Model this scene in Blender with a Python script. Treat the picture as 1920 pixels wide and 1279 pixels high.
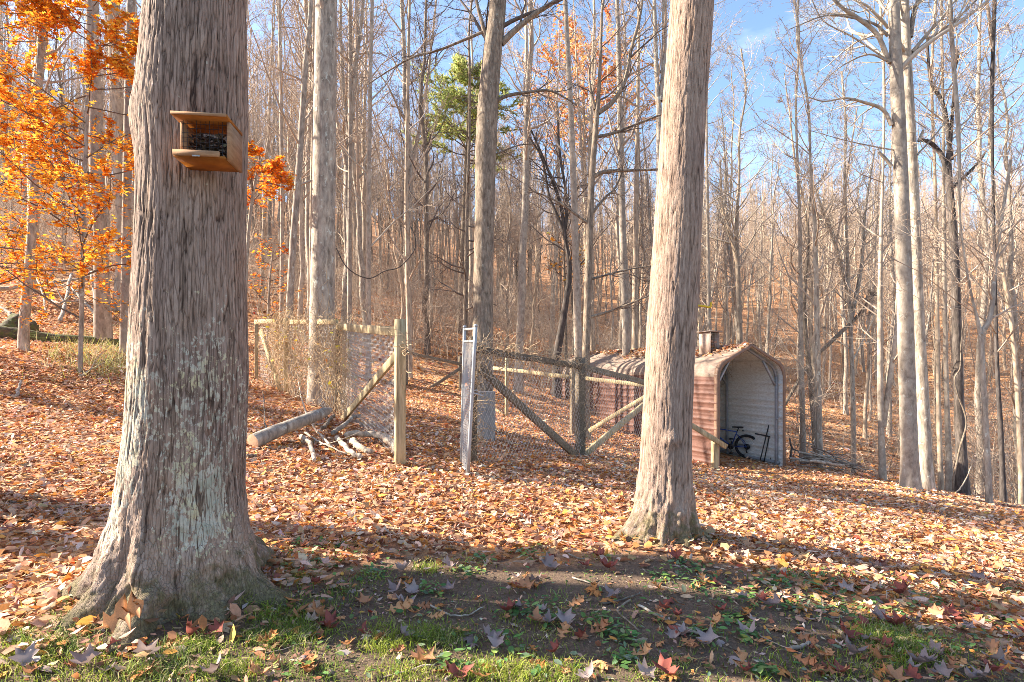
import bpy, math, random
import numpy as np
from mathutils import Vector

for o in list(bpy.data.objects):
    bpy.data.objects.remove(o)
SC = bpy.context.scene
COL = SC.collection
R = math.radians

# ------------------------------------------------------------------ camera
F = 1067.0          # focal length in photo pixels (1920 wide), 20 mm lens
EYE = 1.3
HOR = 690.0         # row of the horizon in the photo
cam_d = bpy.data.cameras.new('camera')
cam = bpy.data.objects.new('camera', cam_d)
COL.objects.link(cam)
cam.location = (0, 0, EYE)
cam.rotation_euler = (R(90), 0, 0)
cam_d.sensor_width = 36.0
cam_d.lens = 36.0 * F / 1920
cam_d.shift_y = (HOR - 639.5) / 1920
cam_d.clip_start = 0.05
cam_d.clip_end = 2000
SC.camera = cam

# ------------------------------------------------------------------ sky, sun, exposure
SUN_AZ = math.atan2(0.13, -0.99)         # direction towards the sun in the ground plane
SUN_EL = R(31)
sd = Vector((math.cos(SUN_AZ) * math.cos(SUN_EL), math.sin(SUN_AZ) * math.cos(SUN_EL), math.sin(SUN_EL)))
W = bpy.data.worlds.new('World')
SC.world = W
W.use_nodes = True
wn, wl = W.node_tree.nodes, W.node_tree.links
wn.clear()
sky = wn.new('ShaderNodeTexSky')
sky.sky_type = 'NISHITA'
sky.sun_disc = False
sky.sun_elevation = SUN_EL
sky.sun_rotation = math.atan2(sd.x, sd.y)
sky.air_density = 1.0
sky.dust_density = 1.2
sky.ozone_density = 2.6
bg = wn.new('ShaderNodeBackground')
bg.inputs['Strength'].default_value = 0.105
wo = wn.new('ShaderNodeOutputWorld')
# thin high cloud: a soft noise veil over the sky
tc = wn.new('ShaderNodeTexCoord')
mp = wn.new('ShaderNodeMapping'); mp.inputs['Scale'].default_value = (1.2, 1.2, 4.0)
nz = wn.new('ShaderNodeTexNoise'); nz.inputs['Scale'].default_value = 2.0; nz.inputs['Detail'].default_value = 6; nz.inputs['Roughness'].default_value = 0.6
cr = wn.new('ShaderNodeValToRGB')
cr.color_ramp.elements[0].position = 0.56; cr.color_ramp.elements[0].color = (0, 0, 0, 1)
cr.color_ramp.elements[1].position = 0.80; cr.color_ramp.elements[1].color = (0.32, 0.32, 0.32, 1)
mxw = wn.new('ShaderNodeMixRGB'); mxw.inputs[2].default_value = (7.0, 7.2, 7.6, 1)
wl.new(tc.outputs['Generated'], mp.inputs[0]); wl.new(mp.outputs[0], nz.inputs['Vector'])
wl.new(nz.outputs[0], cr.inputs[0]); wl.new(cr.outputs[0], mxw.inputs[0])
wl.new(sky.outputs[0], mxw.inputs[1]); wl.new(mxw.outputs[0], bg.inputs[0]); wl.new(bg.outputs[0], wo.inputs[0])

sl = bpy.data.lights.new('sun', 'SUN')
sl.energy = 5.0
sl.angle = R(0.55)
sl.color = (1.0, 0.90, 0.76)
so = bpy.data.objects.new('sun', sl)
so.rotation_euler = (-sd).to_track_quat('-Z', 'Y').to_euler()
so.location = (-30, 4, 20)
COL.objects.link(so)

SC.render.engine = 'CYCLES'
SC.cycles.use_denoising = True
SC.cycles.denoising_prefilter = 'NONE'
SC.cycles.filter_width = 0.8
SC.cycles.max_bounces = 6
SC.cycles.diffuse_bounces = 3
SC.cycles.glossy_bounces = 2
SC.cycles.transmission_bounces = 3
SC.cycles.transparent_max_bounces = 4
SC.view_settings.view_transform = 'Standard'
SC.view_settings.look = 'None'
SC.view_settings.gamma = 1.0
SC.view_settings.exposure = 1.92
SC.view_settings.use_curve_mapping = False

rng = np.random.default_rng(7)
random.seed(7)

# ------------------------------------------------------------------ helpers
def nrm(v):
    v = np.asarray(v, float)
    return v / np.maximum(np.linalg.norm(v, axis=-1, keepdims=True), 1e-9)

def P(px, py, d):
    """the point that shows at photo pixel (px, py) at distance d"""
    return np.array([(px - 960) / F * d, d, EYE - (py - HOR) / F * d])

def _h(ix, iy, iz):
    h = (ix * 374761393 + iy * 668265263 + iz * 2147483647 * 3 + 1013904223) & 0xffffffff
    h = ((h ^ (h >> 13)) * 1274126177) & 0xffffffff
    h = (h ^ (h >> 16)) & 0xffffffff
    return h.astype(np.float64) / 2147483648.0 - 1.0

def vn(p):
    """value noise in [-1, 1] for (n, 3) points"""
    p = np.asarray(p, float)
    i = np.floor(p).astype(np.int64)
    f = p - i
    f = f * f * (3 - 2 * f)
    out = 0
    for dx in (0, 1):
        for dy in (0, 1):
            for dz in (0, 1):
                w = (f[:, 0] if dx else 1 - f[:, 0]) * (f[:, 1] if dy else 1 - f[:, 1]) * (f[:, 2] if dz else 1 - f[:, 2])
                out = out + w * _h(i[:, 0] + dx, i[:, 1] + dy, i[:, 2] + dz)
    return out

def fbm(p, o=4, g=0.5):
    p = np.asarray(p, float)
    s, a, t = 0, 1.0, 0
    for k in range(o):
        s = s + a * vn(p * (2 ** k) + k * 17.3)
        t += a
        a *= g
    return s / t

def set_attr(me, name, col):
    a = me.attributes.new(name, 'FLOAT_COLOR', 'POINT')
    c = np.ones((len(me.vertices), 4), np.float32)
    c[:, :3] = col
    a.data.foreach_set('color', c.ravel())

def mesh_np(name, V, Q=None, T=None, mat=None, col=None, smooth=False):
    """mesh from vertex array, quad array and triangle array"""
    V = np.asarray(V, np.float32)
    me = bpy.data.meshes.new(name)
    Q = np.zeros((0, 4), np.int32) if Q is None else np.asarray(Q, np.int32)
    T = np.zeros((0, 3), np.int32) if T is None else np.asarray(T, np.int32)
    me.vertices.add(len(V))
    me.vertices.foreach_set('co', V.ravel())
    nl = Q.size + T.size
    me.loops.add(nl)
    me.loops.foreach_set('vertex_index', np.concatenate([Q.ravel(), T.ravel()]).astype(np.int32))
    npo = len(Q) + len(T)
    me.polygons.add(npo)
    st = np.concatenate([np.arange(len(Q)) * 4, Q.size + np.arange(len(T)) * 3]).astype(np.int32)
    me.polygons.foreach_set('loop_start', st)
    me.polygons.foreach_set('loop_total', np.concatenate([np.full(len(Q), 4), np.full(len(T), 3)]).astype(np.int32))
    if smooth:
        me.polygons.foreach_set('use_smooth', np.ones(npo, bool))
    me.update(calc_edges=True)
    if col is not None:
        set_attr(me, 'Col', col)
    if mat is not None:
        me.materials.append(mat)
    return me

def link(name, me, parent=None):
    o = bpy.data.objects.new(name, me)
    COL.objects.link(o)
    if parent is not None:
        o.parent = parent
    return o

def empty(name, loc=(0, 0, 0), rz=0.0):
    o = bpy.data.objects.new(name, None)
    o.empty_display_size = 0.1
    o.location = [float(a) for a in loc]
    o.rotation_euler = (0, 0, rz)
    COL.objects.link(o)
    return o

def tag(o, label=None, cat=None, group=None, kind=None):
    if label: o['label'] = label
    if cat: o['category'] = cat
    if group: o['group'] = group
    if kind: o['kind'] = kind
    return o

class MB:
    """collects vertices and faces of one mesh"""
    def __init__(s):
        s.V, s.Q, s.T, s.C, s.n = [], [], [], [], 0
    def add(s, V, Q=None, T=None, col=None):
        V = np.asarray(V, float).reshape(-1, 3)
        if Q is not None and len(Q): s.Q.append(np.asarray(Q) + s.n)
        if T is not None and len(T): s.T.append(np.asarray(T) + s.n)
        s.V.append(V)
        if col is not None:
            s.C.append(np.broadcast_to(np.asarray(col, float), (len(V), 3)))
        s.n += len(V)
        return s
    def box(s, c, sz, ax=None, col=None):
        """box centred at c with full sizes sz along axes ax (3x3 rows)"""
        ax = np.eye(3) if ax is None else np.asarray(ax, float)
        k = np.array([[x, y, z] for x in (-.5, .5) for y in (-.5, .5) for z in (-.5, .5)]) * np.asarray(sz, float)
        V = np.asarray(c, float) + k @ ax
        return s.add(V, [[0, 1, 3, 2], [4, 6, 7, 5], [0, 4, 5, 1], [2, 3, 7, 6], [0, 2, 6, 4], [1, 5, 7, 3]], col=col)
    def beam(s, a, b, w, h, up=(0, 0, 1), col=None, rag=0.0):
        """squared timber from a to b, w across, h along up, with chamfered corners"""
        a, b = np.asarray(a, float), np.asarray(b, float)
        t = nrm(b - a)
        u = np.asarray(up, float); u = nrm(u - t * (u @ t)); r = np.cross(t, u)
        c = min(w, h) * .1
        prof = [(-w/2+c, -h/2), (w/2-c, -h/2), (w/2, -h/2+c), (w/2, h/2-c), (w/2-c, h/2), (-w/2+c, h/2), (-w/2, h/2-c), (-w/2, -h/2+c)]
        n = 5
        V = []
        for k in range(n):
            q = a + (b - a) * k / (n - 1)
            j = r * rng.normal(0, rag) + u * rng.normal(0, rag)
            V += [q + j + r * x + u * y for x, y in prof]
        Q = [[k*8+i, k*8+(i+1) % 8, (k+1)*8+(i+1) % 8, (k+1)*8+i] for k in range(n-1) for i in range(8)]
        V += [a, b]
        T = [[n*8, (i+1) % 8, i] for i in range(8)] + [[n*8+1, (n-1)*8+i, (n-1)*8+(i+1) % 8] for i in range(8)]
        return s.add(V, Q, T, col)
    def tubes(s, Pt, Rd, sides, cap=False, col=None):
        V, Q, T = tubes(Pt, Rd, sides, cap)
        return s.add(V, Q, T, col)
    def me(s, name, mat, smooth=False):
        return mesh_np(name, np.concatenate(s.V), np.concatenate(s.Q) if s.Q else None, np.concatenate(s.T) if s.T else None,
                       mat, np.concatenate(s.C) if s.C else None, smooth)
    def build(s, name, mat, parent=None, smooth=False):
        return link(name, s.me(name, mat, smooth), parent)

def tubes(Pt, Rd, sides, cap=False):
    """tubes along (m, n, 3) polylines with (m, n) radii"""
    Pt = np.asarray(Pt, float); Rd = np.asarray(Rd, float)
    if Pt.ndim == 2: Pt, Rd = Pt[None], Rd[None]
    m, n, _ = Pt.shape
    tg = nrm(np.gradient(Pt, axis=1))
    mean = nrm(Pt[:, -1] - Pt[:, 0])
    ref = np.eye(3)[np.argmin(np.abs(mean), axis=1)][:, None, :]
    u = nrm(ref - tg * (ref * tg).sum(-1, keepdims=True))
    v = np.cross(tg, u)
    a = np.arange(sides) * 2 * np.pi / sides
    ring = Pt[:, :, None, :] + Rd[:, :, None, None] * (u[:, :, None, :] * np.cos(a)[None, None, :, None] + v[:, :, None, :] * np.sin(a)[None, None, :, None])
    V = ring.reshape(-1, 3)
    b = (np.arange(m)[:, None, None] * n + np.arange(n - 1)[None, :, None]) * sides
    i = np.arange(sides)[None, None, :]
    j = (i + 1) % sides
    Q = np.stack([b + i, b + j, b + sides + j, b + sides + i], -1).reshape(-1, 4)
    T = None
    if cap:
        c0 = len(V)
        V = np.concatenate([V, Pt[:, 0], Pt[:, -1]])
        T = []
        for k in range(m):
            s0 = k * n * sides; s1 = s0 + (n - 1) * sides
            for q in range(sides):
                r = (q + 1) % sides
                T += [[c0 + k, s0 + r, s0 + q], [c0 + m + k, s1 + q, s1 + r]]
        T = np.array(T)
    return V, Q, T

def poly(pts, n):
    """smooth resampling (Catmull-Rom) of a control polyline; extra columns are carried along"""
    p = np.asarray(pts, float)
    if len(p) < 3:
        t = np.linspace(0, 1, n)[:, None]
        return p[0] * (1 - t) + p[-1] * t
    q = np.concatenate([[2 * p[0] - p[1]], p, [2 * p[-1] - p[-2]]])
    s = np.linspace(0, len(p) - 1 - 1e-6, n)
    i = s.astype(int); f = (s - i)[:, None]
    a, b, c, d = q[i], q[i + 1], q[i + 2], q[i + 3]
    return .5 * ((2 * b) + (c - a) * f + (2 * a - 5 * b + 4 * c - d) * f ** 2 + (3 * b - a - 3 * c + d) * f ** 3)

# ------------------------------------------------------------------ materials
def newmat(name):
    m = bpy.data.materials.new(name)
    m.use_nodes = True
    n, l = m.node_tree.nodes, m.node_tree.links
    n.clear()
    out = n.new('ShaderNodeOutputMaterial')
    bs = n.new('ShaderNodeBsdfPrincipled')
    bs.inputs['Roughness'].default_value = .9
    bs.inputs['Specular IOR Level'].default_value = .2
    l.new(bs.outputs[0], out.inputs[0])
    return m, n, l, bs, out

def ramp(n, stops, interp='LINEAR'):
    r = n.new('ShaderNodeValToRGB')
    e = r.color_ramp.elements
    r.color_ramp.interpolation = interp
    e[0].position, e[0].color = stops[0][0], (*stops[0][1], 1)
    e[1].position, e[1].color = stops[-1][0], (*stops[-1][1], 1)
    for p_, c in stops[1:-1]:
        x = e.new(p_); x.color = (*c, 1)
    return r

def coords(n, l, scale, kind='Object'):
    t = n.new('ShaderNodeTexCoord')
    m = n.new('ShaderNodeMapping')
    m.inputs['Scale'].default_value = scale
    l.new(t.outputs[kind], m.inputs[0])
    return m.outputs[0]

def noise(n, l, vec, sc, det=5, rough=.6, dist=0.):
    t = n.new('ShaderNodeTexNoise')
    t.inputs['Scale'].default_value = sc
    t.inputs['Detail'].default_value = det
    t.inputs['Roughness'].default_value = rough
    t.inputs['Distortion'].default_value = dist
    l.new(vec, t.inputs['Vector'])
    return t.outputs[0]

def mix(n, l, fac, a, b, mode='MIX'):
    m = n.new('ShaderNodeMixRGB'); m.blend_type = mode
    for s, v in ((m.inputs[0], fac), (m.inputs[1], a), (m.inputs[2], b)):
        if isinstance(v, (int, float)): s.default_value = v
        elif isinstance(v, tuple): s.default_value = (*v, 1)
        else: l.new(v, s)
    return m.outputs[0]

def bump(n, l, bs, h, st, dist=.02):
    b = n.new('ShaderNodeBump')
    b.inputs['Strength'].default_value = st
    b.inputs['Distance'].default_value = dist
    l.new(h, b.inputs['Height'])
    l.new(b.outputs[0], bs.inputs['Normal'])

def bark(name, dark, mid, light, sx=26., sz=3.2, lichen=None, lich_lo=.62, st=.6, moss=None, grain=1.0):
    m, n, l, bs, out = newmat(name)
    v = coords(n, l, (sx, sx, sz))
    a = noise(n, l, v, 1.0, 7, .65, .4)
    r = ramp(n, [(.30, dark), (.5, mid), (.72, light)])
    l.new(a, r.inputs[0])
    c = r.outputs[0]
    v2 = coords(n, l, (5, 5, 1.6))
    b = noise(n, l, v2, 1.3, 4, .6)
    r2 = ramp(n, [(.3, (.72, .72, .74)), (.7, (1.2, 1.16, 1.1))])
    l.new(b, r2.inputs[0])
    c = mix(n, l, 1.0, c, r2.outputs[0], 'MULTIPLY')
    if lichen is not None:
        v3 = coords(n, l, (9, 9, 6))
        q = noise(n, l, v3, 1.1, 8, .72)
        r3 = ramp(n, [(lich_lo, (0, 0, 0)), (lich_lo + .05, (1, 1, 1))])
        l.new(q, r3.inputs[0])
        c = mix(n, l, r3.outputs[0], c, lichen)
    oi = n.new('ShaderNodeObjectInfo')
    r4 = ramp(n, [(0, (.8, .8, .82)), (1, (1.18, 1.14, 1.1))])
    l.new(oi.outputs['Random'], r4.inputs[0])
    c = mix(n, l, 1.0, c, r4.outputs[0], 'MULTIPLY')
    l.new(c, bs.inputs['Base Color'])
    bump(n, l, bs, a, st, .03)
    return m

def plain(name, col, rough=.8, var=.15, sc=(8, 8, 8), metal=0., st=.2, spec=.3):
    m, n, l, bs, out = newmat(name)
    v = coords(n, l, sc)
    a = noise(n, l, v, 1.0, 6, .6)
    r = ramp(n, [(.25, tuple(x * (1 - var) for x in col)), (.75, tuple(min(1, x * (1 + var)) for x in col))])
    l.new(a, r.inputs[0])
    l.new(r.outputs[0], bs.inputs['Base Color'])
    bs.inputs['Roughness'].default_value = rough
    bs.inputs['Metallic'].default_value = metal
    bs.inputs['Specular IOR Level'].default_value = spec
    if st: bump(n, l, bs, a, st, .006)
    return m

def leafmat(name, trans=.35, rough=.75, mul=1.0):
    """leaf coloured by its own vertex colour, partly translucent"""
    m, n, l, bs, out = newmat(name)
    at = n.new('ShaderNodeAttribute'); at.attribute_name = 'Col'
    v = coords(n, l, (60, 60, 60))
    a = noise(n, l, v, 1.0, 3, .6)
    r = ramp(n, [(.3, (.8 * mul,) * 3), (.7, (1.15 * mul,) * 3)])
    l.new(a, r.inputs[0])
    c = mix(n, l, 1.0, at.outputs['Color'], r.outputs[0], 'MULTIPLY')
    l.new(c, bs.inputs['Base Color'])
    bs.inputs['Roughness'].default_value = rough
    tr = n.new('ShaderNodeBsdfTranslucent')
    l.new(c, tr.inputs[0])
    ms = n.new('ShaderNodeMixShader'); ms.inputs[0].default_value = trans
    l.new(bs.outputs[0], ms.inputs[1]); l.new(tr.outputs[0], ms.inputs[2])
    l.new(ms.outputs[0], out.inputs[0])
    return m

def vcolmat(name, rough=.85, var=.25, sc=(20, 20, 20)):
    m, n, l, bs, out = newmat(name)
    at = n.new('ShaderNodeAttribute'); at.attribute_name = 'Col'
    a = noise(n, l, coords(n, l, sc), 1.0, 4, .6)
    r = ramp(n, [(.3, (1 - var,) * 3), (.7, (1 + var,) * 3)])
    l.new(a, r.inputs[0])
    l.new(mix(n, l, 1.0, at.outputs['Color'], r.outputs[0], 'MULTIPLY'), bs.inputs['Base Color'])
    bs.inputs['Roughness'].default_value = rough
    return m

# ------------------------------------------------------------------ terrain
CTRL = np.array([
    (0, 14, .25), (0, 20, .9), (0, 30, 2.4), (0, 45, 5), (0, 70, 11), (0, 110, 22), (0, 160, 34),
    (6, 20, -.8), (8, 26, -.9), (11, 34, .4), (14, 48, 3.2), (22, 75, 10.5), (34, 115, 22),
    (10, 12.5, -1.6), (12, 16, -2.3), (16, 22, -3.0), (21, 31, -2.6), (28, 42, -.6), (40, 60, 4.4), (60, 90, 14), (95, 140, 30),
    (10, 5, -1.25), (14, 8, -2.2), (25, 12, -4), (40, 20, -4.5), (60, 40, -.5), (90, 60, 9), (5, 2, -.35), (6, -5, -.5), (15, -5, -1.8), (30, -10, -4),
    (-10.8, 12, 1.86), (-7.4, 11, 1.62), (-12, 18, 3.3), (-8, 20, 2.7), (-15, 14, 3), (-20, 25, 6), (-35, 40, 12), (-60, 70, 24), (-100, 110, 38),
    (-20, 5, 3.4), (-40, 10, 8), (-12, 2, 1.4), (-6, 0, .4), (-3, -5, 0), (-15, -5, 1.4), (-40, -15, 6), (0, -15, 0), (-8, 35, 5), (-20, 60, 14), (-30, 110, 30), (-50, 160, 46),
    (-1.8, 3.1, .03), (1.2, 4.45, .02), (0, 2, 0), (0, -3, 0), (2, 2.2, -.08), (4.2, 4.65, -.4), (8.1, 9, -.9), (7.7, 11, -1.02),
    (4.5, 12.5, -.97), (6.35, 13.26, -.93), (2.5, 7, -.2), (3.3, 10, -.55), (5.9, 14.3, -.97), (5, 15.5, -.9), (3.45, 15.05, -.48), (1.5, 20, .4),
    (-1.28, 6.5, .11), (-.5, 7.1, .1), (1.09, 9.1, -.13), (-3.05, 10, .5), (-4.7, 11.8, .75), (-6.1, 13.6, .95), (-4.5, 5, .31), (-6.75, 7.5, .67),
    (-2.9, 6.5, .4), (-2.9, 3.2, .07), (1.32, 12.3, -.14), (-.13, 13.8, .02), (2.9, 11.3, -.58), (0, 4.5, .02), (0, 10, .12), (160, 150, 40), (-160, 150, 60), (60, 190, 44), (-160, 20, 30), (120, 20, 4), (120, -40, 0), (-120, -60, 20), (0, -80, 0)], float)
_c2 = 1.5 ** 2
def _k(a, b):
    d2 = ((a[:, None, :] - b[None, :, :]) ** 2).sum(-1)
    return np.sqrt(d2 + _c2)
_n = len(CTRL)
_A = np.zeros((_n + 3, _n + 3))
_A[:_n, :_n] = _k(CTRL[:, :2], CTRL[:, :2]) - np.eye(_n) * .35
_A[:_n, _n] = 1; _A[:_n, _n + 1:] = CTRL[:, :2]
_A[_n:, :_n] = _A[:_n, _n:].T
_w = np.linalg.solve(_A, np.concatenate([CTRL[:, 2], [0, 0, 0]]))

def terr(x, y):
    x = np.atleast_1d(np.asarray(x, float)); y = np.atleast_1d(np.asarray(y, float))
    xy = np.stack([x, y], -1)
    out = np.empty(len(xy))
    for i in range(0, len(xy), 20000):
        q = xy[i:i + 20000]
        z = _k(q, CTRL[:, :2]) @ _w[:_n] + _w[_n] + q @ _w[_n + 1:]
        out[i:i + 20000] = z
    p3 = np.stack([x, y, x * 0], -1)
    r = np.hypot(x, y)
    out += vn(p3 * .9) * .035 + vn(p3 * 3.1 + 9) * .012 + np.clip((r - 18) / 40, 0, 1) * vn(p3 * .15 + 5) * .9
    # the mounds the two near trunks stand on
    out += .10 * np.exp(-((x + 1.75) ** 2 + (y - 3.05) ** 2) / .5) + .07 * np.exp(-((x - 1.22) ** 2 + (y - 4.45) ** 2) / .2)
    return out

def tz(x, y):
    return float(terr(x, y)[0])

def gpt(px, py, up=0.0):
    """where the sight line through a photo pixel meets the ground"""
    d = np.concatenate([np.linspace(1.5, 30, 600), np.linspace(30, 150, 600)])
    z = EYE - (py - HOR) / F * d
    g = terr((px - 960) / F * d, d)
    k = np.argmax(z <= g)
    if k == 0: k = 1
    a = (z[k - 1] - g[k - 1]) / max(1e-6, (z[k - 1] - g[k - 1]) - (z[k] - g[k]))
    dd = d[k - 1] + (d[k] - d[k - 1]) * a
    x = (px - 960) / F * dd
    return np.array([x, dd, tz(x, dd) + up])

def soil_amount(x, y):
    """1 where the ground is bare soil with thin grass, 0 under the leaf litter"""
    edge = np.interp(x, [-6, -3, -1.6, -.9, 0, .8, 1.3, 1.8, 2.6, 4, 6], [2.3, 2.45, 2.9, 3.75, 3.95, 4.05, 4.0, 3.5, 2.9, 2.5, 2.2])
    p3 = np.stack([x, y, x * 0], -1)
    e = (edge - y) * 2.2 + fbm(p3 * 1.6, 3) * .7
    return np.clip(e + .4, 0, 1)
# ------------------------------------------------------------------ ground sheet
def ground_mat():
    m, n, l, bs, out = newmat('leaf_litter_ground')
    v = coords(n, l, (1, 1, 1))
    nd = n.new('ShaderNodeTexNoise'); nd.inputs['Scale'].default_value = 9
    l.new(v, nd.inputs['Vector'])
    va = n.new('ShaderNodeVectorMath'); va.operation = 'MULTIPLY_ADD'
    va.inputs[1].default_value = (.12, .12, .12)
    l.new(nd.outputs['Color'], va.inputs[0]); l.new(v, va.inputs[2])
    vo = n.new('ShaderNodeTexVoronoi'); vo.inputs['Scale'].default_value = 15
    l.new(va.outputs[0], vo.inputs['Vector'])
    sp = n.new('ShaderNodeSeparateColor'); l.new(vo.outputs['Color'], sp.inputs[0])
    rl = ramp(n, [(0, (.16, .075, .045)), (.2, (.38, .17, .08)), (.4, (.58, .29, .11)), (.6, (.64, .38, .18)), (.8, (.64, .45, .30)), (1, (.56, .24, .06))])
    l.new(sp.outputs[0], rl.inputs[0])
    big = noise(n, l, v, .35, 4, .6)
    rb = ramp(n, [(.3, (.72, .66, .62)), (.7, (1.15, 1.05, 1.0))])
    l.new(big, rb.inputs[0])
    lit = mix(n, l, 1.0, rl.outputs[0], rb.outputs[0], 'MULTIPLY')
    s1 = noise(n, l, v, 55, 10, .78)
    rs = ramp(n, [(.3, (.07, .046, .032)), (.5, (.16, .108, .074)), (.66, (.25, .175, .12)), (.8, (.38, .29, .205))])
    l.new(s1, rs.inputs[0])
    at = n.new('ShaderNodeAttribute'); at.attribute_name = 'Col'
    c = mix(n, l, at.outputs['Fac'], lit, rs.outputs[0])
    l.new(c, bs.inputs['Base Color'])
    hb = mix(n, l, at.outputs['Fac'], vo.outputs['Distance'], s1)
    bump(n, l, bs, hb, .7, .05)
    return m

def build_ground():
    rr = np.concatenate([np.linspace(.25, 4.5, 75), 4.5 * (290 / 4.5) ** (np.linspace(0, 1, 140)[1:])])
    na = 360
    # denser in front of the camera
    u = np.linspace(0, 1, na, endpoint=False)
    ang = 2 * np.pi * (u - .135 * np.sin(2 * np.pi * u) )
    ang = ang + np.pi / 2
    RR, AA = np.meshgrid(rr, ang, indexing='ij')
    x, y = (RR * np.cos(AA)).ravel(), (RR * np.sin(AA)).ravel()
    z = terr(x, y)
    V = np.concatenate([np.stack([x, y, z], -1), [[0, 0, tz(0, 0)]]])
    nr = len(rr)
    i = np.arange(nr - 1)[:, None] * na; j = np.arange(na)[None, :]; k = (j + 1) % na
    Q = np.stack([i + j, i + na + j, i + na + k, i + k], -1).reshape(-1, 4)
    T = np.stack([np.full(na, nr * na), np.arange(na), (np.arange(na) + 1) % na], -1)
    s = soil_amount(V[:, 0], V[:, 1])
    me = mesh_np('ground', V, Q, T, ground_mat(), np.repeat(s[:, None], 3, 1), True)
    o = link('ground', me)
    tag(o, kind='structure')
    return o
ground = build_ground()
ORI = ground

# ------------------------------------------------------------------ bark and timber materials
M = {}
M['bark_lit'] = bark('pale_furrowed_bark', (.20, .15, .11), (.40, .33, .26), (.55, .47, .38), 30, 4.0, (.50, .50, .42), .66, .7)
M['bark_grey'] = bark('grey_lichen_bark', (.15, .125, .10), (.35, .305, .25), (.52, .47, .39), 18, 5.0, (.52, .53, .46), .58, .5)
M['bark_pale'] = bark('pale_smooth_bark', (.22, .18, .14), (.40, .34, .27), (.54, .475, .385), 12, 7.0, (.56, .52, .43), .60, .35)
M['bark_brown'] = bark('brown_scaly_bark', (.10, .075, .055), (.25, .20, .15), (.42, .35, .27), 26, 7.0, (.44, .43, .35), .62, .7)
M['bark_dark'] = bark('dark_bark', (.035, .03, .028), (.10, .085, .075), (.19, .165, .15), 22, 5.0, None, .6, .6)
M['bark_far'] = bark('woodland_bark', (.20, .15, .11), (.45, .36, .265), (.60, .50, .38), 12, 4.0, (.56, .50, .41), .64, .4)
M['twig'] = plain('twig_bark', (.42, .32, .24), .9, .3, (4, 4, 4), st=0)
M['twig_pale'] = plain('pale_limb_bark', (.46, .385, .30), .9, .25, (7, 7, 7), st=.1)
M['twig_dark'] = plain('dark_limb_bark', (.14, .105, .085), .9, .25, (5, 5, 5), st=0)
M['wood_post'] = bark('weathered_post_timber', (.20, .15, .085), (.42, .34, .20), (.58, .49, .32), 40, 3.0, (.30, .30, .17), .70, .3)
M['wood_dark'] = bark('old_grey_brown_timber', (.09, .07, .05), (.21, .17, .12), (.34, .28, .20), 40, 40.0, (.25, .26, .15), .70, .3)
M['wire'] = plain('galvanised_wire', (.50, .46, .42), .5, .15, (30, 30, 30), .4, 0)
M['steel'] = plain('galvanised_steel', (.36, .37, .37), .5, .12, (20, 20, 20), .35, 0)
M['leaf'] = leafmat('dry_leaf', .22)
M['leaf_tree'] = leafmat('autumn_leaf', .58)
M['grass'] = leafmat('grass_blade', .35, .6)

# ------------------------------------------------------------------ growing trees
def spawn(g, Pp, Rp, k, t0, t1, lenf, a0, a1, npt, up, wig, rf, rmin, rcap=9.):
    """k side branches on each of the parent polylines"""
    m, n, _ = Pp.shape
    idx = np.repeat(np.arange(m), k)
    t = t0 + (t1 - t0) * ((np.tile(np.arange(k), m) + g.random(m * k)) / k)
    f = t * (n - 1); i = np.minimum(f.astype(int), n - 2); a = (f - i)[:, None]
    p = Pp[idx, i] * (1 - a) + Pp[idx, i + 1] * a
    tg = nrm(Pp[idx, i + 1] - Pp[idx, i])
    r = Rp[idx, i] * (1 - a[:, 0]) + Rp[idx, i + 1] * a[:, 0]
    L = np.linalg.norm(np.diff(Pp, axis=1), axis=-1).sum(1)[idx]
    v = g.normal(size=(m * k, 3)); v = nrm(v - tg * (v * tg).sum(-1, keepdims=True))
    an = R(1) * g.uniform(a0, a1, m * k)[:, None]
    d = np.cos(an) * tg + np.sin(an) * v
    ln = lenf(t, L) * g.uniform(.65, 1.25, m * k)
    st = (ln / (npt - 1))[:, None]
    pts = [p]
    for j in range(npt - 1):
        d = nrm(d + np.array([0, 0, up]) + g.normal(0, wig, d.shape))
        pts.append(pts[-1] + d * st)
    Pc = np.stack(pts, 1)
    r0 = np.minimum(np.minimum(r * rf, ln * .022), rcap)
    Rc = np.maximum(r0[:, None] * np.linspace(1, .25, npt)[None], rmin)
    return Pc, Rc

def branches(g, trunk, tr, n1, t0, Lfn, k2=5, k3=5, k4=4, a=(35, 70), up=.10, wig=.16, rmin=.0035):
    """limbs, branches, twigs and twiglets for a trunk polyline: list of (points, radii, sides)"""
    Pt, Rt = trunk[None], tr[None]
    out = []
    P1, R1 = spawn(g, Pt, Rt, n1, t0, .985, Lfn, a[0], a[1], 7, up, wig, .45, rmin * 1.6)
    out.append((P1, R1, 5))
    P2, R2 = spawn(g, P1, R1, k2, .2, .97, lambda t, L: L * (.62 - .35 * t), 28, 60, 5, up * .7, wig * 1.1, .6, rmin * 1.2)
    out.append((P2, R2, 3))
    if k3:
        P3, R3 = spawn(g, P2, R2, k3, .15, .97, lambda t, L: L * (.6 - .25 * t), 25, 60, 4, up * .6, wig * 1.2, .6, rmin)
        out.append((P3, R3, 3))
        if k4:
            P4, R4 = spawn(g, P3, R3, k4, .15, .97, lambda t, L: np.maximum(L * (.65 - .2 * t), .12), 25, 60, 3, up * .5, wig * 1.2, .7, rmin * .85)
            out.append((P4, R4, 3))
    return out

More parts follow.
